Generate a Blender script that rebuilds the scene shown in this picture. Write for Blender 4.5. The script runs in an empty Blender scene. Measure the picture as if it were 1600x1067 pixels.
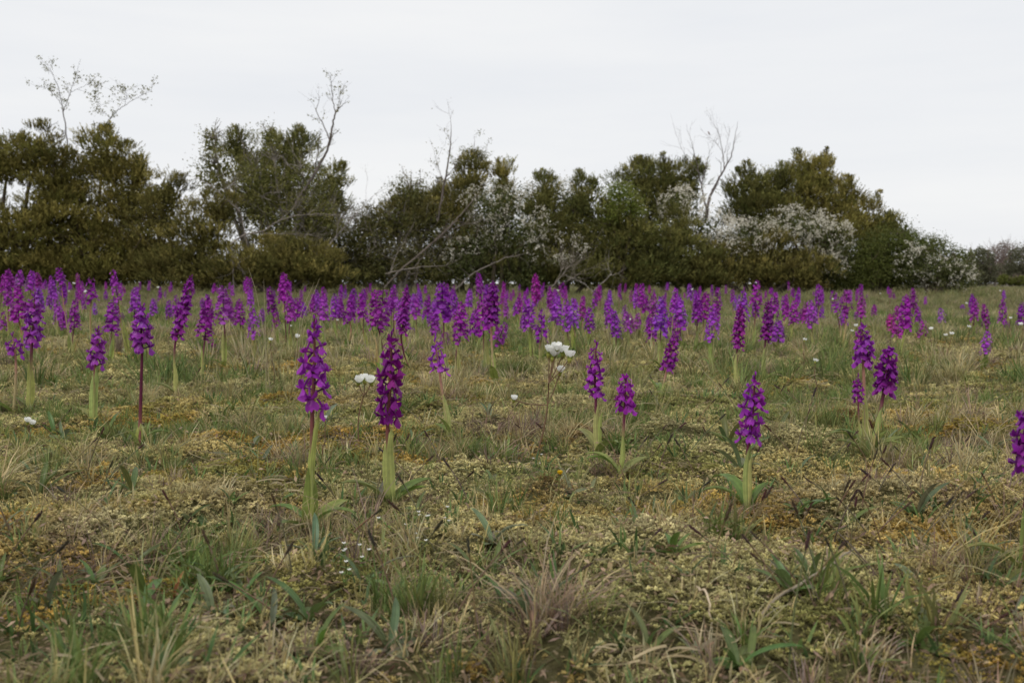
import bpy, math, random
import numpy as np
from mathutils import Vector, Matrix, Euler

# ------------------------------------------------------------------ camera, sky, sun, exposure
scene = bpy.context.scene
R = math.radians
COL = scene.collection
EYE = 0.38                      # camera height over the turf
FPX = 35.0 / 36.0 * 1600.0      # focal length in photo pixels
HORIZON = 443.0
PITCH = math.atan((533.5 - HORIZON) / FPX)

cd = bpy.data.cameras.new('camera')
cam = bpy.data.objects.new('camera', cd); COL.objects.link(cam)
cam.location = (0, 0, EYE); cam.rotation_euler = (R(90) - PITCH, 0, 0)
cd.lens = 35; cd.sensor_width = 36; cd.clip_start = 0.02; cd.clip_end = 12000
cd.dof.use_dof = True; cd.dof.focus_distance = 2.15; cd.dof.aperture_fstop = 9.0
scene.camera = cam

SUN_EL, SUN_AZ = R(52), R(215)
w = bpy.data.worlds.new('World'); scene.world = w; w.use_nodes = True
nt = w.node_tree; nt.nodes.clear()
out = nt.nodes.new('ShaderNodeOutputWorld'); bg = nt.nodes.new('ShaderNodeBackground')
sky = nt.nodes.new('ShaderNodeTexSky'); sky.sky_type = 'NISHITA'; sky.sun_disc = False
sky.sun_elevation = SUN_EL; sky.sun_rotation = SUN_AZ; sky.dust_density = 3.0; sky.air_density = 1.0
tc = nt.nodes.new('ShaderNodeTexCoord')
mp = nt.nodes.new('ShaderNodeMapping'); mp.inputs['Scale'].default_value = (1.0, 1.0, 7.0)
nz = nt.nodes.new('ShaderNodeTexNoise'); nz.inputs['Scale'].default_value = 1.7; nz.inputs['Detail'].default_value = 5; nz.inputs['Roughness'].default_value = 0.55
rp = nt.nodes.new('ShaderNodeValToRGB')       # closed stratus deck over the clear sky
rp.color_ramp.elements[0].position = 0.32; rp.color_ramp.elements[0].color = (8.4, 8.6, 8.95, 1)
rp.color_ramp.elements[1].position = 0.70; rp.color_ramp.elements[1].color = (9.3, 9.35, 9.4, 1)
mx = nt.nodes.new('ShaderNodeMix'); mx.data_type = 'RGBA'; mx.inputs['Factor'].default_value = 0.95
L = nt.links
L.new(tc.outputs['Generated'], mp.inputs['Vector']); L.new(mp.outputs['Vector'], nz.inputs['Vector'])
L.new(nz.outputs['Fac'], rp.inputs['Fac'])
L.new(sky.outputs['Color'], mx.inputs['A']); L.new(rp.outputs['Color'], mx.inputs['B'])
L.new(mx.outputs['Result'], bg.inputs['Color']); bg.inputs['Strength'].default_value = 0.1
L.new(bg.outputs[0], out.inputs[0])

sd = bpy.data.lights.new('sun', 'SUN'); sun = bpy.data.objects.new('sun', sd); COL.objects.link(sun)
sd.energy = 1.4; sd.angle = R(20); sd.color = (1.0, 0.96, 0.90)
sv = Vector((math.sin(SUN_AZ) * math.cos(SUN_EL), math.cos(SUN_AZ) * math.cos(SUN_EL), math.sin(SUN_EL)))
sun.rotation_euler = sv.to_track_quat('Z', 'Y').to_euler()

scene.view_settings.view_transform = 'Standard'; scene.view_settings.look = 'None'
scene.view_settings.exposure = 0.0; scene.view_settings.gamma = 1.0
scene.view_settings.use_curve_mapping = False
scene.cycles.max_bounces = 5; scene.cycles.transparent_max_bounces = 4
scene.cycles.diffuse_bounces = 3; scene.cycles.glossy_bounces = 2; scene.cycles.transmission_bounces = 3
scene.cycles.use_denoising = True

# ------------------------------------------------------------------ pixel -> place
CP, SP = math.cos(PITCH), math.sin(PITCH)
def ray(px, py):
    xc = (px - 800.0) / FPX; yc = -(py - 533.5) / FPX
    return Vector((xc, CP + yc * SP, -SP + yc * CP))
def P(px, py, d):
    r = ray(px, py); t = d / r.y
    return Vector((r.x * t, d, EYE + r.z * t))

# ------------------------------------------------------------------ terrain
def _h(i, j, s):
    v = np.sin(i * 127.1 + j * 311.7 + s * 74.7) * 43758.5453
    return v - np.floor(v)
def vn(x, y, s):
    xi = np.floor(x); yi = np.floor(y); fx = x - xi; fy = y - yi
    fx = fx * fx * (3 - 2 * fx); fy = fy * fy * (3 - 2 * fy)
    a = _h(xi, yi, s); b = _h(xi + 1, yi, s); c = _h(xi, yi + 1, s); d = _h(xi + 1, yi + 1, s)
    return (a * (1 - fx) + b * fx) * (1 - fy) + (c * (1 - fx) + d * fx) * fy
def fbm(x, y, s, o=3):
    t = 0.0; a = 1.0; n = 0.0
    for k in range(o):
        t = t + a * vn(x * 2 ** k + 13.7 * k, y * 2 ** k + 7.1 * k, s + k); n += a; a *= 0.5
    return t / n
# hummocks seen in the turf: x, y, radius, height, tone (0 brown thatch, 1 pale moss)
MOUNDS = []
def mound_px(px, py, rad, hgt, tone):
    r = ray(px, py); t = -EYE / r.z
    MOUNDS.append((r.x * t, r.y * t, rad, hgt, tone))
mound_px(905, 690, 0.085, 0.055, 0); mound_px(1045, 690, 0.10, 0.055, 1); mound_px(1318, 678, 0.075, 0.055, 0)
mound_px(870, 640, 0.16, 0.04, 1); mound_px(1245, 700, 0.17, 0.035, 1); mound_px(1020, 860, 0.10, 0.035, 1)
mound_px(1290, 800, 0.12, 0.03, 1); mound_px(340, 800, 0.13, 0.03, 1); mound_px(860, 780, 0.07, 0.03, 0)
mound_px(600, 640, 0.2, 0.03, 1); mound_px(1420, 800, 0.16, 0.035, 1); mound_px(130, 850, 0.12, 0.025, 1)
def terrain(x, y):
    x = np.asarray(x, float); y = np.asarray(y, float)
    d = np.sqrt(x * x + y * y)
    z = 0.05 * (fbm(x * 0.8 + 3, y * 0.8 + 9, 1) - 0.5)
    hm = np.clip(fbm(x * 3.4, y * 3.4, 5) * 1.35 - .17, 0, 1)
    z = z + 0.055 * (hm - 0.5) * (1 - .6 * np.clip((d - 5) / 10, 0, 1)) + 0.018 * (vn(x * 11, y * 11, 8) - 0.5)
    z = z + 0.25 * (fbm(x * 0.05, y * 0.05, 31, 2) - 0.5) * np.clip((d - 10) / 30, 0, 1)
    z = z + 0.010 * np.clip(-x, 0, 25) * np.clip((d - 3) / 6, 0, 1)
    for (mx_, my_, r_, h_, _t) in MOUNDS:
        q = ((x - mx_) ** 2 + (y - my_) ** 2) / (r_ * r_)
        z = z + h_ * np.exp(-q * 1.3)
    return z * np.clip(d / 0.6, 0.2, 1)
def T(x, y): return float(terrain(np.array([x]), np.array([y]))[0])
def ground_px(px, py):
    r = ray(px, py); z = 0.0
    for _ in range(12):
        t = (z - EYE) / r.z; x, y = r.x * t, r.y * t; z = 0.5 * z + 0.5 * T(x, y)
    return Vector((x, y, T(x, y)))

# ------------------------------------------------------------------ materials
def new_mat(name):
    m = bpy.data.materials.new(name); m.use_nodes = True
    return m, m.node_tree.nodes, m.node_tree.links
def leaf_mat(name, base=None, transl=0.3, rough=0.55, spec=0.25, source='Col', noise=0.0, nscale=60, obj_color=False, inst=False):
    """plant tissue: colour from vertex colour x (base | object colour | instance tint), a share of light passes through"""
    m, N, K = new_mat(name)
    pb = N['Principled BSDF']; o = N['Material Output']
    col = N.new('ShaderNodeAttribute'); col.attribute_name = 'Col'
    mul = N.new('ShaderNodeMix'); mul.data_type = 'RGBA'; mul.blend_type = 'MULTIPLY'; mul.inputs['Factor'].default_value = 1
    K.new(col.outputs['Color'], mul.inputs['A'])
    if inst:
        t = N.new('ShaderNodeAttribute'); t.attribute_type = 'INSTANCER'; t.attribute_name = 'tint'
        K.new(t.outputs['Color'], mul.inputs['B'])
    elif obj_color:
        t = N.new('ShaderNodeObjectInfo'); K.new(t.outputs['Color'], mul.inputs['B'])
    else:
        mul.inputs['B'].default_value = (*base, 1)
    src = mul.outputs['Result']
    if noise > 0:
        tcn = N.new('ShaderNodeTexCoord'); n = N.new('ShaderNodeTexNoise'); n.inputs['Scale'].default_value = nscale; n.inputs['Detail'].default_value = 3
        K.new(tcn.outputs['Object'], n.inputs['Vector'])
        r = N.new('ShaderNodeMapRange'); r.inputs['From Min'].default_value = 0.3; r.inputs['From Max'].default_value = 0.7
        r.inputs['To Min'].default_value = 1 - noise; r.inputs['To Max'].default_value = 1 + noise
        K.new(n.outputs['Fac'], r.inputs['Value'])
        m2 = N.new('ShaderNodeMix'); m2.data_type = 'RGBA'; m2.blend_type = 'MULTIPLY'; m2.inputs['Factor'].default_value = 1
        K.new(src, m2.inputs['A']); K.new(r.outputs['Result'], m2.inputs['B']); src = m2.outputs['Result']
    K.new(src, pb.inputs['Base Color']); pb.inputs['Roughness'].default_value = rough
    pb.inputs['Specular IOR Level'].default_value = spec
    if transl > 0:
        tr = N.new('ShaderNodeBsdfTranslucent'); K.new(src, tr.inputs['Color'])
        ms = N.new('ShaderNodeMixShader'); ms.inputs['Fac'].default_value = transl
        K.new(pb.outputs[0], ms.inputs[1]); K.new(tr.outputs[0], ms.inputs[2]); K.new(ms.outputs[0], o.inputs['Surface'])
    return m
M = {}
M['petal'] = leaf_mat('orchid_petal', obj_color=True, transl=0.30, rough=0.5, spec=0.25, noise=0.18, nscale=220)
M['stem'] = leaf_mat('orchid_stem', obj_color=True, transl=0.12, rough=0.45, spec=0.3, noise=0.15, nscale=90)
M['leaf'] = leaf_mat('orchid_leaf', obj_color=True, transl=0.3, rough=0.4, spec=0.35, noise=0.22, nscale=70)
M['white'] = leaf_mat('white_petal', (0.90, 0.90, 0.86), transl=0.4, rough=0.5)
M['plain'] = leaf_mat('plain_tissue', (1, 1, 1), transl=0.15, rough=0.6, noise=0.2, nscale=80)
M['grass'] = leaf_mat('grass_blade', inst=True, transl=0.3, rough=0.55, spec=0.2)
M['moss'] = leaf_mat('moss_leaf', inst=True, transl=0.22, rough=0.8, spec=0.05)
M['conifer'] = leaf_mat('juniper_foliage', (1, 1, 1), transl=0.15, rough=0.65, spec=0.12)
M['shrub'] = leaf_mat('shrub_leaf', (1, 1, 1), transl=0.3, rough=0.55, spec=0.2)
M['blossom'] = leaf_mat('blossom_petal', (1, 1, 1), transl=0.25, rough=0.6, spec=0.1)
M['bark'] = leaf_mat('bark', (1, 1, 1), transl=0.0, rough=0.85, spec=0.1, noise=0.35, nscale=9)
M['feather'] = leaf_mat('feather', (1, 1, 1), transl=0.0, rough=0.7, spec=0.1)

def ground_mat():
    m, N, K = new_mat('turf_ground'); pb = N['Principled BSDF']
    g = N.new('ShaderNodeNewGeometry')
    def noise(scale, detail=6, rough=0.6):
        n = N.new('ShaderNodeTexNoise'); n.inputs['Scale'].default_value = scale; n.inputs['Detail'].default_value = detail; n.inputs['Roughness'].default_value = rough
        K.new(g.outputs['Position'], n.inputs['Vector']); return n
    n1 = noise(2.2); n2 = noise(26, 5); n3 = noise(130, 4, 0.7)
    r1 = N.new('ShaderNodeValToRGB'); e = r1.color_ramp.elements
    e[0].position = 0.30; e[0].color = (0.040, 0.038, 0.014, 1); e[1].position = 0.72; e[1].color = (0.155, 0.14, 0.055, 1)
    x = r1.color_ramp.elements.new(0.5); x.color = (0.080, 0.082, 0.028, 1)
    r2 = N.new('ShaderNodeValToRGB'); e = r2.color_ramp.elements
    e[0].position = 0.32; e[0].color = (0.045, 0.032, 0.018, 1); e[1].position = 0.75; e[1].color = (0.19, 0.165, 0.085, 1)
    K.new(n1.outputs['Fac'], r1.inputs['Fac']); K.new(n2.outputs['Fac'], r2.inputs['Fac'])
    mix = N.new('ShaderNodeMix'); mix.data_type = 'RGBA'; mix.inputs['Factor'].default_value = 0.5
    K.new(r1.outputs['Color'], mix.inputs['A']); K.new(r2.outputs['Color'], mix.inputs['B'])
    m2 = N.new('ShaderNodeMix'); m2.data_type = 'RGBA'; m2.blend_type = 'MULTIPLY'; m2.inputs['Factor'].default_value = 0.6
    r3 = N.new('ShaderNodeMapRange'); r3.inputs['From Min'].default_value = 0.3; r3.inputs['From Max'].default_value = 0.7; r3.inputs['To Min'].default_value = 0.3; r3.inputs['To Max'].default_value = 1.5
    K.new(n3.outputs['Fac'], r3.inputs['Value'])
    K.new(mix.outputs['Result'], m2.inputs['A']); K.new(r3.outputs['Result'], m2.inputs['B'])
    K.new(m2.outputs['Result'], pb.inputs['Base Color']); pb.inputs['Roughness'].default_value = 0.95; pb.inputs['Specular IOR Level'].default_value = 0.05
    b = N.new('ShaderNodeBump'); b.inputs['Strength'].default_value = 0.8; b.inputs['Distance'].default_value = 0.01
    K.new(n3.outputs['Fac'], b.inputs['Height']); K.new(b.outputs['Normal'], pb.inputs['Normal'])
    return m
M['ground'] = ground_mat()

# ------------------------------------------------------------------ mesh helpers
class MB:
    """collects pieces of one mesh: vertices, quads/tris, vertex colours"""
    def __init__(s): s.V = []; s.F4 = []; s.F3 = []; s.C = []; s.n = 0
    def add(s, V, F4=None, F3=None, C=(1, 1, 1)):
        V = np.asarray(V, float).reshape(-1, 3); s.V.append(V)
        if F4 is not None and len(F4): s.F4.append(np.asarray(F4, int).reshape(-1, 4) + s.n)
        if F3 is not None and len(F3): s.F3.append(np.asarray(F3, int).reshape(-1, 3) + s.n)
        C = np.asarray(C, float)
        s.C.append(np.tile(C, (len(V), 1)) if C.ndim == 1 else C)
        s.n += len(V)
    def mesh(s, name, mat, smooth=True):
        V = np.concatenate(s.V); C = np.concatenate(s.C)
        q = np.concatenate(s.F4) if s.F4 else np.zeros((0, 4), int)
        t = np.concatenate(s.F3) if s.F3 else np.zeros((0, 3), int)
        me = bpy.data.meshes.new(name)
        me.vertices.add(len(V)); me.vertices.foreach_set('co', V.astype(np.float32).ravel())
        nl = q.size + t.size
        me.loops.add(nl); me.loops.foreach_set('vertex_index', np.concatenate([q.ravel(), t.ravel()]).astype(np.int32))
        me.polygons.add(len(q) + len(t))
        st = np.concatenate([np.arange(len(q)) * 4, q.size + np.arange(len(t)) * 3]).astype(np.int32)
        me.polygons.foreach_set('loop_start', st)
        me.update(calc_edges=True)
        ca = me.color_attributes.new('Col', 'FLOAT_COLOR', 'POINT')
        rgba = np.ones((len(V), 4), np.float32); rgba[:, :3] = C
        ca.data.foreach_set('color', rgba.ravel())
        if smooth: me.polygons.foreach_set('use_smooth', np.ones(len(me.polygons), bool))
        me.materials.append(mat); me.update()
        return me
def link(name, me, parent=None, loc=None):
    o = bpy.data.objects.new(name, me); COL.objects.link(o)
    if parent is not None: o.parent = parent
    if loc is not None: o.location = loc
    return o
def tag(o, label, cat, group=None, kind=None):
    o['label'] = label; o['category'] = cat
    if group: o['group'] = group
    if kind: o['kind'] = kind
    return o
def thing(name, label, cat, loc, group=None, rz=0):
    o = link(name, None, loc=loc); o.rotation_euler = (0, 0, rz); return tag(o, label, cat, group)

def tube(mb, pts, rad, n=5, C=(1, 1, 1)):
    pts = np.asarray(pts, float); m = len(pts)
    rad = np.broadcast_to(np.asarray(rad, float), (m,))
    tg = np.gradient(pts, axis=0); tg /= np.linalg.norm(tg, axis=1)[:, None] + 1e-12
    ref = np.array([0.31, 0.87, 0.38]);
    if abs(np.dot(ref, tg[0])) > 0.9: ref = np.array([0.95, -0.1, 0.3])
    u = np.cross(tg, ref); u /= np.linalg.norm(u, axis=1)[:, None] + 1e-12
    v = np.cross(tg, u)
    a = np.arange(n) * 2 * math.pi / n
    V = pts[:, None, :] + rad[:, None, None] * (np.cos(a)[None, :, None] * u[:, None, :] + np.sin(a)[None, :, None] * v[:, None, :])
    i = np.arange(m - 1)[:, None] * n; j = np.arange(n)[None, :]; j2 = (j + 1) % n
    F = np.stack([i + j, i + j2, i + n + j2, i + n + j], -1).reshape(-1, 4)
    C = np.asarray(C, float)
    if C.ndim == 2: C = np.repeat(C, n, axis=0)
    caps = np.array([[k, (k + 1), 0] for k in range(1, n - 1)])
    caps = np.concatenate([caps, caps[:, ::-1] + (m - 1) * n])
    mb.add(V.reshape(-1, 3), F, caps, C)

def grid_faces(nu, nv):
    i = np.arange(nv - 1)[:, None] * nu; j = np.arange(nu - 1)[None, :]
    return np.stack([i + j, i + j + 1, i + nu + j + 1, i + nu + j], -1).reshape(-1, 4)
def blade(mb, pts, width, side, fold=0.25, nu=3, C=(1, 1, 1), Cedge=None):
    """leaf: centre line, half-width per point, side direction, keel depth"""
    pts = np.asarray(pts, float); m = len(pts); width = np.asarray(width, float)
    tg = np.gradient(pts, axis=0); tg /= np.linalg.norm(tg, axis=1)[:, None] + 1e-12
    side = np.asarray(side, float); sd_ = side[None, :] - tg * (tg @ side)[:, None]
    sd_ /= np.linalg.norm(sd_, axis=1)[:, None] + 1e-12
    nrm = np.cross(sd_, tg)
    u = np.linspace(-1, 1, nu)
    V = pts[:, None, :] + sd_[:, None, :] * (u[None, :, None] * width[:, None, None]) + nrm[:, None, :] * (np.abs(u)[None, :, None] ** 1.5 * width[:, None, None] * fold)
    C = np.asarray(C, float)
    if C.ndim == 2: C = np.repeat(np.broadcast_to(C, (m, 3)), nu, axis=0)
    if nu >= 5: C = np.broadcast_to(C, (m * nu, 3)) * np.tile(1 + .16 * np.cos(np.arange(nu) * math.pi) * (1 - .3 * np.abs(u)), m)[:, None]
    mb.add(V.reshape(-1, 3), grid_faces(nu, m), None, C)

rs = np.random.RandomState(11)
rnd = random.Random(7)

# ------------------------------------------------------------------ ground sheet
def build_ground():
    ang = np.concatenate([np.radians(np.arange(-48, 48.01, 0.4)), np.radians(np.arange(54, 306.1, 6))])
    rad = [0.08]
    while rad[-1] < 7: rad.append(rad[-1] * 1.018 + 0.002)
    while rad[-1] < 70: rad.append(rad[-1] * 1.035)
    while rad[-1] < 6000: rad.append(rad[-1] * 1.25)
    rad = np.array(rad)
    A, Rr = np.meshgrid(ang, rad)
    X = Rr * np.sin(A); Y = Rr * np.cos(A); Z = terrain(X, Y)
    Z = np.where(Rr > 200, 0.25 * np.clip((400 - Rr) / 200, 0, 1) * Z / np.maximum(np.abs(Z), 1e-3) * np.abs(Z), Z)
    nu, nv = len(ang), len(rad)
    i = np.arange(nv - 1)[:, None] * nu; j = np.arange(nu)[None, :]; j2 = (j + 1) % nu
    F = np.stack([i + j, i + nu + j, i + nu + j2, i + j2], -1).reshape(-1, 4)[:, ::-1]
    mb = MB(); mb.add(np.stack([X, Y, Z], -1).reshape(-1, 3), F)
    fan = np.stack([np.zeros(nu - 2, int), np.arange(2, nu), np.arange(1, nu - 1)], -1)[:, ::-1]
    mb.F3.append(fan)
    o = link('ground', mb.mesh('ground', M['ground'])); o['kind'] = 'structure'; o['label'] = 'mossy dry meadow turf reaching to the bushes'
build_ground()

# ------------------------------------------------------------------ turf: moss and grass
def tuft(rg, n, hmin, hmax, spread, lean, wid, segs=4, droop=0.5):
    mb = MB()
    for k in range(n):
        a = rg.uniform(0, 2 * math.pi); r = spread * math.sqrt(rg.uniform(0, 1))
        b = np.array([math.cos(a) * r, math.sin(a) * r, -0.006])
        h = rg.uniform(hmin, hmax); az = a + rg.normal(0, 0.8); ln = abs(rg.normal(lean, lean * 0.5))
        t = np.linspace(0, 1, segs)
        hx = h * (ln * t ** 1.7); hz = h * (t - droop * ln * 0.5 * t ** 2.4)
        side_w = rg.normal(0, 0.08) * h * t ** 2
        pts = b + np.stack([math.cos(az) * hx - math.sin(az) * side_w, math.sin(az) * hx + math.cos(az) * side_w, np.maximum(hz, 0.002)], -1)
        wd = wid * rg.uniform(0.7, 1.3) * np.array([0.8] + [1.0] * (segs - 2) + [0.08])
        q = rg.uniform(0.65, 1.35); warm = rg.uniform(0.9, 1.12)
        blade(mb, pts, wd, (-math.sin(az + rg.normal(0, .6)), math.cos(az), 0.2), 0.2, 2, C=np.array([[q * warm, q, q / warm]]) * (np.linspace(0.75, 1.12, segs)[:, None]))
    return mb.mesh('grass_tuft', M['grass'], True)
def straw(rg, n, ln):
    mb = MB()
    for k in range(n):
        a = rg.uniform(0, 2 * math.pi); b = np.array([rg.normal(0, ln * .35), rg.normal(0, ln * .35), rg.uniform(0.0, .012)])
        l = ln * rg.uniform(.5, 1.2); t = np.linspace(0, 1, 6); cv = rg.normal(0, .35)
        pts = b + np.stack([np.cos(a + cv * t * 2) * l * t, np.sin(a + cv * t * 2) * l * t, rg.uniform(.0, .22) * l * np.sin(t * 2.6 + rg.uniform(0, .4))], -1)
        pts[:, 2] = np.maximum(pts[:, 2], 0)
        q = rg.uniform(.7, 1.3)
        blade(mb, pts, np.full(6, rg.uniform(.0005, .0010)), (0.3, 0.3, 1), 0.2, 2, C=(q, q * .97, q * .92))
    return mb.mesh('straw', M['grass'], True)
def moss_patch(rg, stars, area, rl):
    mb = MB()
    for s in range(stars):
        c = np.array([rg.normal(0, area * .5), rg.normal(0, area * .5), rg.uniform(-.002, .004)])
        m = rg.randint(9, 13); q0 = rg.uniform(.65, 1.3); tilt = rg.normal(0, .35, 2)
        for k in range(m):
            a = 2 * math.pi * k / m + rg.normal(0, .3); el = rg.uniform(.15, 1.35); l = rl * rg.uniform(.7, 1.25)
            dv = np.array([math.cos(a) * math.cos(el) + tilt[0], math.sin(a) * math.cos(el) + tilt[1], math.sin(el)]); dv /= np.linalg.norm(dv)
            sdv = np.cross(dv, [0.1, 0.2, 1]); sdv /= np.linalg.norm(sdv) + 1e-9
            wv = sdv * rl * .17
            V = [c, c + dv * l * .55 + wv, c + dv * l + np.array([0, 0, -.1 * l]), c + dv * l * .55 - wv]
            q = q0 * rg.uniform(.85, 1.15)
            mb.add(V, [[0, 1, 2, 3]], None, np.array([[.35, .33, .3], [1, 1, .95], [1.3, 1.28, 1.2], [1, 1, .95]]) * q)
    return mb.mesh('moss_tuft', M['moss'], False)

def litter(rg):
    mb = MB()
    for k in range(26):
        a = rg.uniform(0, 6.28); c = np.array([rg.normal(0, .02), rg.normal(0, .02), rg.uniform(.001, .008)]); l = rg.uniform(.003, .010); d = np.array([math.cos(a), math.sin(a), rg.normal(0, .35)]); n_ = np.array([-math.sin(a), math.cos(a), rg.normal(0, .3)]) * l * rg.uniform(.12, .32)
        q = rg.uniform(.45, 1.3); mb.add([c, c + d * l * .5 + n_ + [0, 0, .001], c + d * l, c + d * l * .5 - n_], [[0, 1, 2, 3]], None, (q, q * rg.uniform(.8, 1), q * rg.uniform(.7, 1)))
    return mb.mesh('litter', M['grass'], False)
def scatter(name, label, cat, src_meshes, pts, rot, scl, idx, tint):
    coll = bpy.data.collections.new(name + '_sources')
    for k, me in enumerate(src_meshes):
        so = bpy.data.objects.new('%s_source_%02d' % (name, k), me); coll.objects.link(so)
    me = bpy.data.meshes.new(name); n = len(pts)
    me.vertices.add(n); me.vertices.foreach_set('co', np.asarray(pts, np.float32).ravel())
    def at(nm, ty, arr, key):
        a = me.attributes.new(nm, ty, 'POINT'); a.data.foreach_set(key, np.ascontiguousarray(arr).ravel())
    at('rot', 'FLOAT_VECTOR', np.asarray(rot, np.float32), 'vector')
    at('scl', 'FLOAT_VECTOR', np.asarray(scl, np.float32), 'vector')
    at('idx', 'INT', np.asarray(idx, np.int32), 'value')
    tt = np.ones((n, 4), np.float32); tt[:, :3] = tint
    at('tint', 'FLOAT_COLOR', tt, 'color')
    me.update()
    o = link(name, me); tag(o, label, cat, kind='stuff')
    g = bpy.data.node_groups.new(name + '_scatter', 'GeometryNodeTree')
    g.interface.new_socket('Geometry', in_out='INPUT', socket_type='NodeSocketGeometry')
    g.interface.new_socket('Geometry', in_out='OUTPUT', socket_type='NodeSocketGeometry')
    N = g.nodes; K = g.links
    gi = N.new('NodeGroupInput'); go = N.new('NodeGroupOutput')
    ip = N.new('GeometryNodeInstanceOnPoints'); ci = N.new('GeometryNodeCollectionInfo')
    ci.inputs['Collection'].default_value = coll; ci.inputs['Separate Children'].default_value = True; ci.inputs['Reset Children'].default_value = True
    ip.inputs['Pick Instance'].default_value = True
    def na(nm, ty):
        a = N.new('GeometryNodeInputNamedAttribute'); a.data_type = ty; a.inputs['Name'].default_value = nm
        return a.outputs['Attribute']
    K.new(gi.outputs[0], ip.inputs['Points']); K.new(ci.outputs[0], ip.inputs['Instance'])
    K.new(na('idx', 'INT'), ip.inputs['Instance Index']); K.new(na('rot', 'FLOAT_VECTOR'), ip.inputs['Rotation']); K.new(na('scl', 'FLOAT_VECTOR'), ip.inputs['Scale'])
    K.new(ip.outputs[0], go.inputs[0])
    md = o.modifiers.new('scatter', 'NODES'); md.node_group = g
    return o

def wedge(d0, d1, dens):
    n = int(dens * ((0.62) * (d1 * d1 - d0 * d0) + 1.6 * (d1 - d0)))
    y = np.sqrt(rs.uniform(d0 * d0, d1 * d1, n)); x = rs.uniform(-1, 1, n) * (0.62 * y + 0.8)
    return x, y
def lerp(a, b, t): return np.asarray(a)[None, :] * (1 - t[:, None]) + np.asarray(b)[None, :] * t[:, None]
def sstep(a, b, x):
    t = np.clip((x - a) / (b - a), 0, 1); return t * t * (3 - 2 * t)
def moss_mask(x, y):
    m = .55 * fbm(x * 2.3 + 40, y * 2.3 + 11, 51, 4) + .45 * np.clip(fbm(x * 3.4, y * 3.4, 5) * 1.35 - .17, 0, 1)
    for (mx_, my_, r_, h_, t_) in MOUNDS:
        m = m + (0.35 if t_ else 0.2) * np.exp(-((x - mx_) ** 2 + (y - my_) ** 2) / (r_ * r_) * 1.2)
    return sstep(0.42, 0.56, m)

def build_moss():
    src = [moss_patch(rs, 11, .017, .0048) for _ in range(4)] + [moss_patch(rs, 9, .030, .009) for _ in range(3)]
    X = []; Y = []; S = []; I = []
    for d0, d1, dens, sc, lo, hi in ((0.6, 1.7, 5200, 1.0, 0, 4), (1.7, 3.2, 3400, 1.15, 0, 4), (3.2, 5.5, 1100, 1.1, 4, 7), (5.5, 10, 300, 1.5, 4, 7)):
        x, y = wedge(d0, d1, dens)
        keep = rs.uniform(0, 1, len(x)) < (.30 if d0 < 1 else .22) + .78 * moss_mask(x, y)
        x, y = x[keep], y[keep]
        X.append(x); Y.append(y); S.append(sc * rs.uniform(.75, 1.3, len(x))); I.append(rs.randint(lo, hi, len(x)))
    X = np.concatenate(X); Y = np.concatenate(Y); S = np.concatenate(S); I = np.concatenate(I)
    Z = terrain(X, Y)
    t1 = sstep(.42, .66, fbm(X * 3.1 + 5, Y * 3.1 + 80, 61)); t2 = sstep(.55, .72, fbm(X * 4.2 + 15, Y * 4.2, 71)); t3 = sstep(.5, .7, fbm(X * 5 + 9, Y * 5 + 3, 77))
    c = lerp((.60, .545, .285), (.64, .54, .25), t1)
    c = c * (1 - .75 * t2[:, None]) + np.array([.50, .31, .055])[None] * .75 * t2[:, None]
    c = c * (1 - .6 * t3[:, None]) + np.array([.25, .27, .06])[None] * .6 * t3[:, None]
    for (mx_, my_, r_, h_, t_) in MOUNDS:
        g = np.exp(-((X - mx_) ** 2 + (Y - my_) ** 2) / (r_ * r_) * 1.6)[:, None] * .85
        c = c * (1 - g) + np.array([.54, .48, .29] if t_ else [.26, .16, .07])[None] * g
    c = c * rs.uniform(.6, 1.25, len(X))[:, None]
    rot = np.stack([rs.normal(0, .25, len(X)), rs.normal(0, .25, len(X)), rs.uniform(0, 6.28, len(X))], -1)
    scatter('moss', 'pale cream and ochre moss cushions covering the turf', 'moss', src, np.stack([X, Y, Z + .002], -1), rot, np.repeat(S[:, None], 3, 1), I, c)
build_moss()

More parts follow.
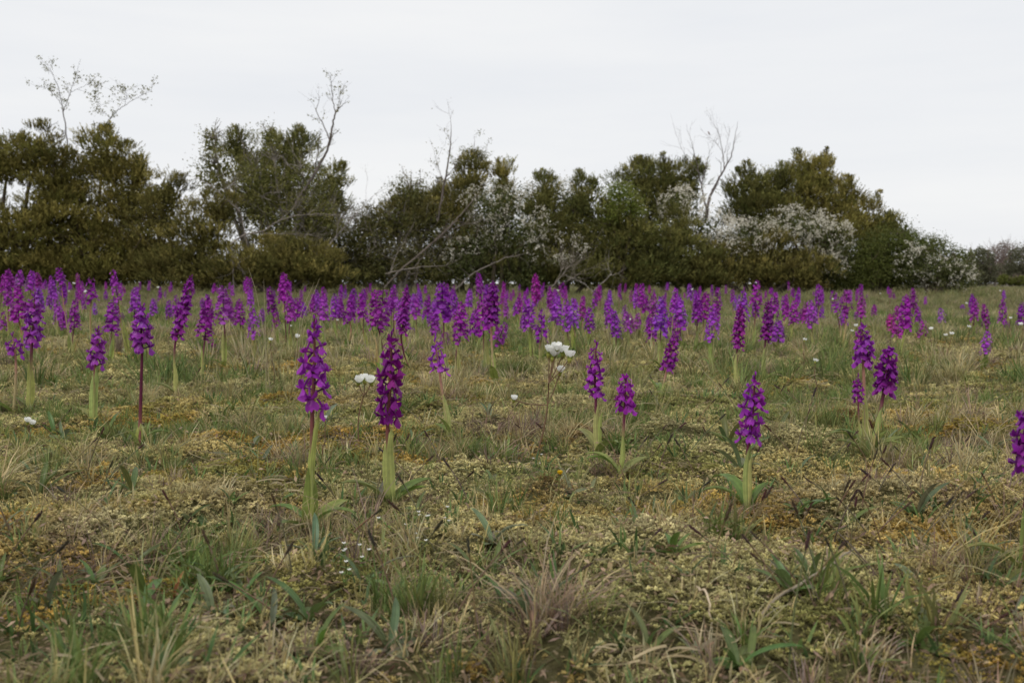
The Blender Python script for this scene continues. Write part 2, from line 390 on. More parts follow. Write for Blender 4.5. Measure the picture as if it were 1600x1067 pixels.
FEET = [(486, 836), (609, 792), (704, 684), (934, 712), (968, 746), (1168, 806), (1352, 706), (1597, 905), (217, 702), (146, 662), (46, 642), (20, 646), (1031, 622), (1150, 612), (1191, 598), (277, 618), (774, 600), (643, 580)]
def build_grass():
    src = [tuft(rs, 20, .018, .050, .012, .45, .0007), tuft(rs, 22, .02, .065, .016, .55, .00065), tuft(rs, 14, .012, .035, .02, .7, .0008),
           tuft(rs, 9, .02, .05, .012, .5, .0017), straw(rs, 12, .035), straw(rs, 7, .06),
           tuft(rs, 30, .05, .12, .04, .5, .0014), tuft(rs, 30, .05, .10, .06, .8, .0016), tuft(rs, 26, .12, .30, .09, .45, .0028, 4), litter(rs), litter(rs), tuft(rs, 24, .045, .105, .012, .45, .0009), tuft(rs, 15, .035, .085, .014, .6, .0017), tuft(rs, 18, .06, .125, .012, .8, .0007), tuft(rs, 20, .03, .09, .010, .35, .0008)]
    X = []; Y = []; S = []; I = []; FV = []
    for d0, d1, dens, sc, kinds, pr in ((0.6, 1.8, 700, 1.0, (0, 1, 2, 3, 4, 5), (.28, .20, .17, .16, .12, .07)),
                                        (1.8, 3.5, 680, 1.0, (0, 1, 2, 3, 4, 5), (.28, .26, .14, .12, .12, .08)),
                                        (3.5, 7.0, 420, 1.12, (0, 1, 2, 6, 4, 5), (.28, .30, .10, .08, .14, .10)),
                                        (7.0, 14.0, 130, 1.0, (6, 7, 1), (.45, .40, .15)),
                                        (14.0, 36.0, 30, 1.35, (6, 7), (.55, .45)),
                                        (36.0, 70.0, 4, 2.2, (6, 7), (.5, .5))):
        x, y = wedge(d0, d1, dens)
        mm = moss_mask(x, y)
        keep = rs.uniform(0, 1, len(x)) < (1 - .5 * mm if d0 < 5 else 1 - .45 * mm if d0 < 7 else 1.0)
        x, y = x[keep], y[keep]
        X.append(x); Y.append(y); S.append(sc * rs.uniform(.7, 1.3, len(x))); I.append(rs.choice(kinds, len(x), p=pr)); FV.append(np.full(len(x), np.nan))
    for d0, d1, dens in ((.6, 1.4, 700), (1.4, 3.5, 300)):
        x, y = wedge(d0, d1, dens); X.append(x); Y.append(y); S.append(rs.uniform(.8, 1.5, len(x))); I.append(rs.randint(9, 11, len(x))); FV.append(np.full(len(x), np.nan))
    # tussocks: clumps of one kind and one tone
    TC = []
    for d0, d1, dens in ((.6, 1.5, 24), (1.5, 3.5, 36), (3.5, 7.0, 20), (7, 13, 5)):
        x, y = wedge(d0, d1, dens); keep = rs.uniform(0, 1, len(x)) < 1 - .75 * moss_mask(x, y)
        TC += list(zip(x[keep], y[keep], np.full(keep.sum(), 1.0 if d0 < 3 else 1.15)))
    for (bx, by_) in FEET:
        g = ground_px(bx, by_)
        for q in range(2): TC.append((g.x + rs.normal(0, .04), g.y + rs.normal(.0, .04), .62))
    for (x, y, sc) in TC:
        m = rs.randint(4, 15); sp = rs.uniform(.015, .065) * sc; k = rs.choice((11, 12, 13, 14), p=(.34, .22, .18, .26)); fv = {11: rs.uniform(.22, .62), 12: rs.uniform(.2, .36), 13: rs.uniform(.56, .78), 14: rs.uniform(.2, .8)}[k]
        X.append(x + rs.normal(0, sp, m)); Y.append(y + rs.normal(0, sp, m)); S.append(sc * rs.uniform(.55, 1.05, m)); I.append(np.where(rs.uniform(0, 1, m) < .7, k, rs.choice((11, 12, 13, 14, 0, 1), m))); FV.append(fv + rs.normal(0, .10, m))
    # rank grass along the foot of the bushes
    x = rs.uniform(-18, 17, 1500); y = rs.uniform(23.5, 29.5, 1500)
    X.append(x); Y.append(y); S.append(rs.uniform(.7, 1.3, 1500)); I.append(np.full(1500, 8)); FV.append(np.full(1500, np.nan))
    X = np.concatenate(X); Y = np.concatenate(Y); S = np.concatenate(S); I = np.concatenate(I); n = len(X)
    Z = terrain(X, Y)
    f = fbm(X * 1.9 + 70, Y * 1.9 + 20, 91, 3) + rs.normal(0, .12, n) - .05; FV = np.concatenate(FV); f = np.where(np.isnan(FV), f, FV)
    pal = np.array([(.125, .182, .050), (.175, .212, .066), (.230, .225, .085), (.35, .30, .145), (.46, .39, .22), (.24, .17, .135)])
    k = np.clip((f - .22) / .56 * 5.2, 0, 4.999); a = k.astype(int); fr = (k - a)[:, None]
    c = pal[a] * (1 - fr) + pal[a + 1] * fr
    dead = np.isin(I, (4, 5)); c[dead] = lerp((.30, .235, .14), (.42, .36, .24), rs.uniform(0, 1, dead.sum()))
    lit = (I == 9) | (I == 10); c[lit] = lerp((.16, .11, .07), (.36, .29, .20), rs.uniform(0, 1, lit.sum()))
    broad = (I == 3); c[broad] = lerp((.085, .145, .04), (.14, .19, .075), rs.uniform(0, 1, broad.sum()))
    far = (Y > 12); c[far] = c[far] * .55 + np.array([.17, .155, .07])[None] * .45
    c = c * rs.uniform(.85, 1.42, n)[:, None]
    rot = np.stack([rs.normal(0, .16, n), rs.normal(0, .16, n), rs.uniform(0, 6.28, n)], -1)
    scl = np.repeat(S[:, None], 3, 1); scl[:, 2] *= rs.uniform(.7, 1.15, n)
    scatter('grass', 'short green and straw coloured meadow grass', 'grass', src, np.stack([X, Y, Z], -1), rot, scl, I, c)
build_grass()

# ------------------------------------------------------------------ bushes
def norm(v): return v / (np.linalg.norm(v, axis=-1, keepdims=True) + 1e-9)
def kites(mb, P0, D, ln, wd, C, rg):
    """many small pointed leaves: base points, directions, lengths, widths, colours"""
    n = len(P0); s = norm(np.cross(D, rg.normal(0, 1, (n, 3))))
    tip = P0 + D * ln[:, None]; mid = P0 + D * (ln * .5)[:, None]
    V = np.stack([P0, mid + s * wd[:, None], tip, mid - s * wd[:, None]], 1).reshape(-1, 3)
    F = np.arange(n * 4).reshape(-1, 4)
    mb.add(V, F, None, np.repeat(C, 4, 0))
def wob(rg, a, b, n, amp):
    t = np.linspace(0, 1, n)[:, None]; p = a * (1 - t) + b * t
    return p + rg.normal(0, amp, (n, 3)) * np.sin(t * math.pi)
def grow(mb, rg, p, dv, ln, r, depth, C, up=.15, nc=3):
    n = 5; pts = [p]; d = dv.copy()
    for k in range(n - 1):
        d = norm(d + rg.normal(0, .16, 3) + np.array([0, 0, up * .4])); pts.append(pts[-1] + d * ln / (n - 1))
    pts = np.array(pts); tube(mb, pts, np.linspace(r, r * .45, n), 4 if depth else 3, C)
    if depth > 0:
        for k in range(nc):
            i = rg.randint(1, n); dd = norm(norm(d + rg.normal(0, .75, 3)) + np.array([0, 0, up]))
            grow(mb, rg, pts[i], dd, ln * rg.uniform(.45, .75), r * .55, depth - 1, C, up, nc)
    return pts

def blob3(b, d):
    cx, cy, rx, ry = b[:4]; cy = HORIZON - (HORIZON - cy) * .965; ry *= .96; dd = d + (b[4] if len(b) > 4 else 0)
    c = np.array(P(cx, cy, dd)); s = dd / FPX
    r = np.array([rx * s, max(.55, .5 * (rx + ry) * s), ry * s])
    return c, r
def sphere_dirs(rg, n):
    return norm(rg.normal(0, 1, (n, 3)))

def juniper_crown(rg, blobs, d, tone, dens=1.0, spiky=.5):
    mb = MB(); BB = [blob3(b, d) for b in blobs]
    for bi, (c, r) in enumerate(BB):
        area = 4 * math.pi * ((r[0] * r[1]) ** 1.6 / 3 + (r[0] * r[2]) ** 1.6 / 3 + (r[1] * r[2]) ** 1.6 / 3) ** (1 / 1.6)
        K = max(8, int(area * 7.0 * dens)); u = sphere_dirs(rg, K)
        lump = 1 + .13 * np.sin(u @ rg.normal(0, 4, 3) + rg.uniform(0, 6)) + .12 * np.sin(u @ rg.normal(0, 8, 3) + rg.uniform(0, 6))
        hole = np.sin(u @ rg.normal(0, 6, 3) + rg.uniform(0, 6)) + np.sin(u @ rg.normal(0, 9, 3) + rg.uniform(0, 6)) < -.75
        q = np.where(rg.uniform(0, 1, K) < .22, rg.uniform(.45, .75, K), rg.uniform(.82, 1.02, K)) * lump
        cone = np.stack([1 - spiky * .75 * np.clip(u[:, 2], 0, 1), 1 - spiky * .75 * np.clip(u[:, 2], 0, 1), np.ones(K)], -1)
        cc = c + u * r * q[:, None] * cone
        ok = ~((u[:, 1] > .35) & (rg.uniform(0, 1, K) < .55)) & (cc[:, 2] > .08) & ~(hole & (rg.uniform(0, 1, K) < .8))
        for bj, (c2, r2) in enumerate(BB):
            if bj != bi: ok &= ~((((cc - c2) / (r2 * .72)) ** 2).sum(1) < 1) | (rg.uniform(0, 1, K) < .12)
        cc = cc[ok]; uu = u[ok]; K = len(cc)
        if K == 0: continue
        cr = rg.uniform(.17, .36, K) * min(1.0, r.min() / .7 + .25)
        kp = np.ones(K)
        topk = max(z[0][2] + z[1][2] for z in BB)
        if c[2] + r[2] > topk - 1.3:                            # ragged leaders on the upper outline
            for q in range(max(2, int(r[0] * 6.5 * (.5 + spiky)))):
                uq = sphere_dirs(rg, 1)[0]; uq[2] = .35 + .65 * abs(uq[2]); uq /= np.linalg.norm(uq); cq = 1 - spiky * .75 * uq[2]; ps = c + uq * r * np.array([cq, cq, .95]) * .97; hq = (rg.uniform(.12, .5) if q else rg.uniform(.45, .65)) * (.5 + spiky) * min(1, r[2] + .3); dq = norm(np.array([uq[0] * .35 + rg.normal(0, .12), rg.normal(0, .12), 1.]))
                m = max(2, int(hq / .10)); kk = np.arange(m)[:, None]
                cc = np.concatenate([cc, ps + dq * kk * .10]); uu = np.concatenate([uu, np.repeat(dq[None], m, 0)]); cr = np.concatenate([cr, .15 * (1 - .85 * kk[:, 0] / m)]); kp = np.concatenate([kp, .75 * (1 - .7 * kk[:, 0] / m)])
            K = len(cc)
        npl = 19
        ctone = rg.uniform(0, 1, K); cb = rg.uniform(.5, 1.5, K)
        v = sphere_dirs(rg, K * npl).reshape(K, npl, 3); v[..., 2] = np.abs(v[..., 2]) * .85 - .15
        pc = cc[:, None, :] + v * cr[:, None, None] * np.array([1.15, 1.15, .75])
        axis = norm(.55 * v + .45 * uu[:, None, :] * np.array([1, 1, .5]) + np.array([0, 0, .35 + spiky]) + rg.normal(0, .16, v.shape))
        pl = rg.uniform(.16, .36, (K, npl)) * np.minimum(1, cr / .13)[:, None]
        ns = 8
        t = np.tile(np.linspace(.0, .95, ns), (K, npl, 1))
        base = pc[:, :, None, :] + axis[:, :, None, :] * (pl[:, :, None] * t)[..., None]; base[..., 2] -= .22 * pl[:, :, None] * t ** 2 * (1 - spiky)
        sp = norm(axis[:, :, None, :] * 1.0 + rg.normal(0, .34, (K, npl, ns, 3)))
        ln = rg.uniform(.08, .15, (K, npl, ns)) * (1.1 - .5 * t)
        wd = rg.uniform(.008, .014, (K, npl, ns))
        ni = int(1900 * r.prod() ** .67 * dens)                  # dense inner growth
        pi = c + sphere_dirs(rg, ni) * r * (rg.uniform(0, .72, ni) ** .5)[:, None] * .92; pi = pi[pi[:, 2] > .1]; ni = len(pi)
        A, B = np.array(tone[0]), np.array(tone[1])
        kites(mb, pi, norm(rg.normal(0, 1, (ni, 3)) + np.array([0, 0, .5])), rg.uniform(.11, .20, ni), rg.uniform(.018, .036, ni), np.repeat((A * .6 + B * .4)[None], ni, 0) * rg.uniform(.7, 1.2, (ni, 1)), rg)
        col = (A[None] * (1 - ctone[:, None]) + B[None] * ctone[:, None]) * cb[:, None]
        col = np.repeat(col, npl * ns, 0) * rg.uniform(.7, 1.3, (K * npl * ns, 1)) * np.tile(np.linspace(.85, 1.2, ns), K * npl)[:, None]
        kq = np.repeat((rg.uniform(0, 1, (K, npl)) < kp[:, None]).ravel(), ns)
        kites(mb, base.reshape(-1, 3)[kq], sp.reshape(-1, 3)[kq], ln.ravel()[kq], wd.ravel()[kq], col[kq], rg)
    return mb
def leaf_crown(rg, blobs, d, tone, dens=1.0, size=.045):
    mb = MB()
    for b in blobs:
        c, r = blob3(b, d); K = max(6, int(44 * dens * (r[0] * r[2] + r[1] * r[2] + r[0] * r[1])))
        u = sphere_dirs(rg, K); cc = c + u * r * (rg.uniform(.25, 1.08, K) ** .6)[:, None]
        cc = cc[cc[:, 2] > .1]; K = len(cc); npl = 26
        v = rg.normal(0, 1, (K, npl, 3)) * rg.uniform(.06, .17, (K, 1, 1)) * np.array([1, 1, .8])
        p = (cc[:, None] + v).reshape(-1, 3); n = len(p)
        ni = int(700 * r.prod() ** .67 * min(dens, 1.2)); pi = c + sphere_dirs(rg, ni) * r * (rg.uniform(0, .7, ni) ** .5)[:, None] * .9; pi = pi[pi[:, 2] > .1]; ni = len(pi)
        kites(mb, pi, norm(rg.normal(0, 1, (ni, 3))), rg.uniform(.07, .15, ni), rg.uniform(.025, .045, ni), np.repeat(np.array([tone[0]]), ni, 0) * rg.uniform(.7, 1.2, (ni, 1)), rg)
        dv = norm(rg.normal(0, 1, (n, 3)) + np.array([0, 0, .3])); tt = rg.uniform(0, 1, (K, 1)); A, B = np.array(tone[0]), np.array(tone[1])
        col = np.repeat((A * (1 - tt) + B * tt) * rg.uniform(.7, 1.3, (K, 1)), npl, 0) * rg.uniform(.75, 1.25, (n, 1))
        kites(mb, p, dv, rg.uniform(.7, 1.4, n) * size, rg.uniform(.35, .5, n) * size * .8, col, rg)
    return mb
def blossom_crown(rg, blobs, d, dens=1.0, tone=((.62, .57, .47), (.86, .82, .71))):
    mb = MB()
    for b in blobs:
        c, r = blob3(b, d); K = max(6, int(105 * dens * (r[0] * r[2] + r[1] * r[2] + r[0] * r[1])))
        u = sphere_dirs(rg, K); u[:, 1] = np.where(rg.uniform(0, 1, K) < .5, -np.abs(u[:, 1]), u[:, 1])
        gate = np.sin(u @ rg.normal(0, 5, 3) + 1) + np.sin(u @ rg.normal(0, 7, 3)) + rg.normal(0, .5, K) > -.15
        cc = (c + u * r * rg.uniform(.72, 1.08, K)[:, None])[gate]
        cc = cc[cc[:, 2] > .15]; K = len(cc); npl = 15
        ax = norm(rg.normal(0, 1, (K, 1, 3)) + np.array([0, -.2, .2]))
        p = (cc[:, None] + ax * rg.uniform(-.16, .16, (K, npl, 1)) + rg.normal(0, .022, (K, npl, 3))).reshape(-1, 3); n = len(p)
        tt = rg.uniform(0, 1, (n, 1)); col = (np.array(tone[0]) * (1 - tt) + np.array(tone[1]) * tt)
        kites(mb, p, norm(rg.normal(0, 1, (n, 3))), rg.uniform(.030, .056, n), rg.uniform(.012, .022, n), col, rg)
    return mb
def stems(rg, root, blobs, d, r0, C, tw=4):
    mb = MB()
    for b in blobs:
        c, r = blob3(b, d)
        st = root + np.array([rg.normal(0, .12), rg.normal(0, .12), -.05])
        mid = st * .45 + c * .55 + rg.normal(0, .12, 3); mid[2] = max(.1, mid[2])
        t = np.linspace(0, 1, 7)[:, None]
        pts = (1 - t) ** 2 * st + 2 * t * (1 - t) * mid + t * t * (c + np.array([0, 0, r[2] * .3])) + rg.normal(0, .03, (7, 3)) * np.sin(t * math.pi)
        tube(mb, pts, np.linspace(r0, r0 * .3, 7), 6, C)
        for k in range(tw):
            i = rg.randint(2, 7); u = sphere_dirs(rg, 1)[0]; u[2] = abs(u[2])
            grow(mb, rg, pts[i], u, r.mean() * rg.uniform(.6, 1.0), r0 * .25, 1, C, .2, 3)
    return mb

OLIVE = ((.135, .135, .034), (.290, .240, .070)); DARK = ((.100, .113, .034), (.230, .208, .063)); BROWN = ((.118, .118, .034), (.235, .195, .060))
GREEN = ((.14, .18, .03), (.23, .25, .055)); BUD = ((.145, .150, .040), (.27, .245, .080)); HAW = ((.085, .10, .030), (.16, .165, .06))
GREY = (.26, .23, .20); BARKB = (.11, .085, .065)
BUSH_G = 'bushes along the meadow edge'
def bush(name, label, cat, blobs, d, kind, tone=OLIVE, seed=1, dens=1.0, blossom=None, bdens=1.0, bark=BARKB, spiky=.5, size=.045, tw=4):
    rg = np.random.RandomState(seed); blobs = list(blobs)
    if max(b[1] + b[3] for b in blobs) > 395:
        x0 = min(b[0] - b[2] for b in blobs if b[1] + b[3] > 380); x1 = max(b[0] + b[2] for b in blobs if b[1] + b[3] > 380)
        nk = max(1, round((x1 - x0) / 75)); hw = (x1 - x0) / nk / 2
        blobs += [(x0 + hw * (2 * k + 1), 425 + rg.uniform(-8, 6), hw * 1.15, 30) for k in range(nk)]
    cx = sum(b[0] * b[2] for b in blobs) / sum(b[2] for b in blobs)
    g = P(cx, HORIZON, d); root = np.array([g.x, d, T(g.x, d)])
    o = thing(name, label, cat, root, BUSH_G)
    def part(nm, mb, mat, smooth=False):
        for k in range(len(mb.V)): mb.V[k] = mb.V[k] - root
        q = link(nm, mb.mesh(nm, mat, smooth), o); return q
    part('trunk', stems(rg, root, blobs, d, .05 + .012 * len(blobs) ** .5, bark, tw), M['bark'], True)
    if kind == 'juniper': part('crown', juniper_crown(rg, blobs, d, tone, dens, spiky), M['conifer'])
    elif kind == 'leaf': part('crown', leaf_crown(rg, blobs, d, tone, dens, size), M['shrub'])
    if blossom: part('blossom', blossom_crown(rg, blossom, d, bdens), M['blossom'])
    return o

bush('juniper_bush', 'olive juniper with a see-through sky gap under its upper crown', 'juniper', [(12, 250, 44, 44), (62, 232, 38, 36), (-45, 260, 45, 60), (8, 375, 64, 56), (-60, 370, 60, 70), (75, 305, 34, 50), (60, 345, 40, 40)], 27.0, 'juniper', OLIVE, 21)
bush('juniper_bush', 'broad olive brown juniper with a domed top under two thin bare saplings', 'juniper', [(163, 248, 48, 42), (105, 285, 42, 42), (198, 315, 48, 45), (118, 345, 62, 50), (190, 385, 62, 52), (95, 400, 62, 48), (150, 420, 90, 36), (215, 265, 20, 26)], 27.6, 'juniper', OLIVE, 22)
bush('juniper_bush', 'rusty brown juniper squeezed beside the domed olive juniper', 'juniper', [(262, 300, 26, 30), (255, 345, 34, 40), (245, 400, 50, 45)], 27.2, 'juniper', BROWN, 23)
bush('juniper_bush', 'low brownish juniper with tiered sprays beneath the pale budding shrub', 'juniper', [(318, 372, 38, 50), (305, 420, 55, 34), (345, 330, 26, 30)], 26.4, 'juniper', BROWN, 24)
bush('juniper_bush', 'dark upright juniper with two heads rising behind the budding shrub', 'juniper', [(374, 232, 18, 28), (455, 232, 34, 38), (415, 300, 60, 60), (522, 305, 20, 48), (500, 360, 45, 70)], 29.2, 'juniper', DARK, 25, spiky=.7)
bush('budding_shrub', 'large pale olive budding shrub threaded with grey twigs', 'shrub', [(335, 265, 38, 55), (405, 285, 50, 62), (475, 290, 48, 62), (440, 345, 90, 50), (330, 215, 14, 26), (420, 210, 22, 24), (505, 340, 34, 44)], 27.4, 'leaf', BUD, 26, dens=.9, bark=GREY, tw=20)
bush('juniper_bush', 'low spreading bronze juniper under the grey fallen boughs', 'juniper', [(425, 412, 55, 34), (480, 418, 60, 34), (380, 430, 50, 24)], 26.0, 'juniper', BROWN, 27)
bush('budding_shrub', 'olive thicket shrub with grey bent stems and few white blossoms', 'shrub', [(640, 300, 40, 34), (625, 345, 55, 40), (675, 350, 40, 40), (580, 370, 45, 50), (600, 410, 60, 40), (650, 405, 50, 44)], 28.4, 'leaf', ((.11, .115, .034), (.20, .175, .062)), 28, dens=1.7, blossom=[(575, 395, 36, 26), (640, 385, 40, 14)], bdens=.28, bark=GREY, tw=16)
bush('budding_shrub', 'grey twiggy low shrub filling the gap beside the spreading bronze juniper', 'shrub', [(548, 395, 36, 44), (575, 350, 30, 34), (520, 420, 36, 30), (560, 425, 40, 28)], 28.6, 'leaf', ((.10, .10, .035), (.17, .15, .06)), 50, dens=1.5, bark=GREY, tw=16)
bush('juniper_bush', 'green gold juniper in the middle of the olive thicket', 'juniper', [(655, 335, 42, 30), (620, 350, 40, 26)], 28.9, 'juniper', OLIVE, 29)
bush('juniper_bush', 'narrow pointed bronze juniper beside the tall dead stem', 'juniper', [(738, 280, 22, 32), (722, 320, 34, 36), (690, 330, 28, 30), (725, 380, 60, 50)], 29.4, 'juniper', BROWN, 30, spiky=.7)
bush('hawthorn_bush', 'hawthorn dusted with off-white blossom beside the pointed bronze juniper', 'hawthorn', [(775, 325, 52, 48), (800, 370, 60, 50), (745, 390, 60, 45)], 28.3, 'leaf', HAW, 31, blossom=[(770, 315, 50, 40), (800, 350, 60, 40), (860, 385, 60, 26), (735, 390, 50, 26)], bdens=.65)
bush('juniper_bush', 'slim spire juniper poking out above the off-white hawthorn', 'juniper', [(786, 285, 12, 30), (790, 325, 22, 30)], 29.6, 'juniper', OLIVE, 32, spiky=.8)
bush('hawthorn_bush', 'pinkish white hawthorn top between two dark juniper heads', 'hawthorn', [(870, 305, 40, 32), (830, 310, 26, 30)], 29.4, 'leaf', HAW, 33, dens=.6, blossom=[(872, 300, 34, 26), (832, 305, 24, 26)], bdens=1.0)
bush('juniper_bush', 'dark juniper with a brown pointed head amid the hawthorns', 'juniper', [(852, 310, 20, 36), (850, 360, 40, 45), (815, 405, 62, 44)], 29.0, 'juniper', DARK, 34, spiky=.7)
bush('juniper_bush', 'dark flat-topped juniper next to the lime green shrub', 'juniper', [(910, 315, 24, 34), (905, 365, 40, 50), (880, 415, 60, 34)], 29.2, 'juniper', DARK, 35, spiky=.6)
bush('lime_shrub', 'bright lime green leafy shrub lodged between dark junipers', 'shrub', [(968, 300, 26, 28), (985, 320, 22, 20), (955, 330, 18, 20)], 28.6, 'leaf', GREEN, 36, dens=2.2)
bush('juniper_bush', 'massive dark green juniper mound below the lime green shrub', 'juniper', [(968, 360, 50, 44), (1000, 395, 58, 50), (940, 405, 56, 48), (980, 430, 80, 26)], 29.0, 'juniper', DARK, 37, spiky=.3)
bush('juniper_bush', 'dark ragged juniper topped with several points behind the lime shrub', 'juniper', [(1002, 282, 38, 30), (1048, 285, 28, 30), (1078, 285, 18, 36), (1030, 320, 50, 40)], 31.5, 'juniper', DARK, 38, spiky=.8)
bush('hawthorn_bush', 'white hawthorn blooming below the bare tree where a bird perches', 'hawthorn', [(1068, 322, 36, 34), (1095, 360, 48, 34), (1125, 385, 40, 34)], 29.8, 'leaf', HAW, 39, dens=.7, blossom=[(1068, 318, 38, 34), (1098, 352, 52, 34), (1125, 380, 40, 30)], bdens=1.15)
bush('juniper_bush', 'conical dark green juniper standing before the white hawthorn', 'juniper', [(1062, 365, 22, 40), (1050, 405, 44, 46), (1075, 430, 56, 24)], 29.3, 'juniper', DARK, 40, spiky=.6)
bush('juniper_bush', 'rounded dark juniper with knobbly top over a sheet of white blossom', 'juniper', [(1180, 290, 36, 32), (1212, 300, 34, 32), (1165, 320, 34, 32), (1222, 280, 12, 18), (1195, 345, 60, 40)], 31.2, 'juniper', DARK, 41, spiky=.6)
bush('juniper_bush', 'tall twin pointed juniper stepping down toward the open field', 'juniper', [(1253, 278, 18, 30), (1285, 280, 18, 34), (1268, 315, 46, 36), (1312, 320, 34, 34), (1345, 345, 34, 32), (1365, 375, 36, 32), (1290, 360, 60, 40)], 31.0, 'juniper', OLIVE, 42, spiky=.8)
bush('hawthorn_bush', 'wide hawthorn sheeted in white blossom below the knobbly juniper', 'hawthorn', [(1175, 372, 58, 34), (1240, 358, 60, 34), (1295, 375, 40, 40), (1285, 415, 40, 30)], 29.5, 'leaf', HAW, 43, dens=.7, blossom=[(1170, 368, 62, 36), (1235, 350, 66, 32), (1292, 368, 40, 40), (1285, 412, 42, 30)], bdens=1.15)
bush('juniper_bush', 'low brown green juniper hummock under the wide white hawthorn', 'juniper', [(1160, 420, 48, 34), (1215, 412, 44, 40), (1250, 432, 44, 26), (1110, 432, 40, 24)], 29.3, 'juniper', BROWN, 44, spiky=.5)
bush('leafy_shrub', 'fresh green rounded shrub at the field end of the thicket', 'shrub', [(1345, 405, 40, 44), (1385, 395, 42, 48), (1425, 385, 40, 28), (1370, 430, 60, 28), (1330, 435, 40, 22)], 29.8, 'leaf', ((.085, .105, .022), (.145, .155, .040)), 45, dens=2.6)
bush('leafy_shrub', 'thin green shrub top reaching above the last white hawthorn', 'shrub', [(1455, 385, 30, 20), (1415, 365, 14, 22), (1490, 400, 30, 20)], 30.6, 'leaf', ((.085, .105, .022), (.15, .155, .045)), 46, dens=1.8)
bush('hawthorn_bush', 'last pinkish white hawthorn ending the thicket by the open field', 'hawthorn', [(1432, 415, 34, 34), (1465, 425, 36, 32), (1500, 430, 24, 28)], 29.2, 'leaf', HAW, 47, dens=1.2, blossom=[(1428, 408, 34, 32), (1466, 425, 40, 30), (1498, 430, 26, 24)], bdens=.85)
bush('juniper_bush', 'tiny dark juniper spray sticking out over the green shrub', 'juniper', [(1392, 352, 12, 12), (1380, 370, 16, 16)], 30.9, 'juniper', DARK, 48)

def far_tree(label, blobs, d, tone, seed, dens, bare=False, cat='tree'):
    rg = np.random.RandomState(seed)
    g = P(blobs[0][0], HORIZON, d); root = np.array([g.x, d, T(g.x, d) * 0])
    o = thing('field_tree', label, cat, root, 'trees across the open field')
    mb = MB(); s = d / FPX
    for b in blobs:
        c, r = blob3(b, d); base = np.array([c[0], c[1], -.1])
        tube(mb, np.stack([base, base * .4 + c * .6 + rg.normal(0, .2, 3), c]), (.16, .12, .06), 5, GREY)
        for k in range(26 if bare else 10):
            u = sphere_dirs(rg, 1)[0]; u[2] = abs(u[2]) + .3
            grow(mb, rg, c - np.array([0, 0, r[2] * .6]), norm(u), r.mean() * 1.2, .035, 2, (.24, .18, .16), .25, 3)
    for k in range(len(mb.V)): mb.V[k] = mb.V[k] - root
    link('trunk', mb.mesh('trunk', M['bark']), o)
    mb = MB()
    for b in blobs:
        c, r = blob3(b, d); n = int(4200 * dens); u = sphere_dirs(rg, n)
        p = c + u * r * (rg.uniform(.3, 1, n) ** .5)[:, None] * (1 + .15 * np.sin(u @ rg.normal(0, 6, 3)))[:, None]
        p = p[p[:, 2] > .2]; n = len(p); tt = rg.uniform(0, 1, (n, 1))
        kites(mb, p, norm(rg.normal(0, 1, (n, 3))), rg.uniform(.10, .22, n), rg.uniform(.05, .09, n), np.array(tone[0]) * (1 - tt) + np.array(tone[1]) * tt, rg)
    for k in range(len(mb.V)): mb.V[k] = mb.V[k] - root
    link('crown', mb.mesh('crown', M['shrub'], False), o)
FG = ((.10, .105, .055), (.17, .165, .10)); FR = ((.20, .15, .125), (.25, .20, .165))
far_tree('grey green round tree standing first beyond the last hawthorn', [(1532, 408, 22, 24), (1530, 430, 26, 20)], 105, FG, 61, 1.0)
far_tree('pinkish grey bare crowned tree rising above the field edge wood', [(1568, 398, 20, 24), (1555, 425, 20, 22)], 112, FR, 62, .35, True)
far_tree('dull green tree closing the field edge wood', [(1600, 408, 26, 28), (1598, 432, 30, 18), (1640, 400, 30, 34)], 104, FG, 63, 1.0)
far_tree('low yellow green bush at the foot of the field edge wood', [(1568, 437, 9, 8), (1577, 439, 8, 6), (1594, 438, 10, 7)], 98, ((.12, .14, .03), (.18, .19, .05)), 64, .4, cat='bush')
far_tree('grey twiggy low tree under the pinkish bare crown', [(1575, 428, 30, 18)], 108, FG, 65, .8)

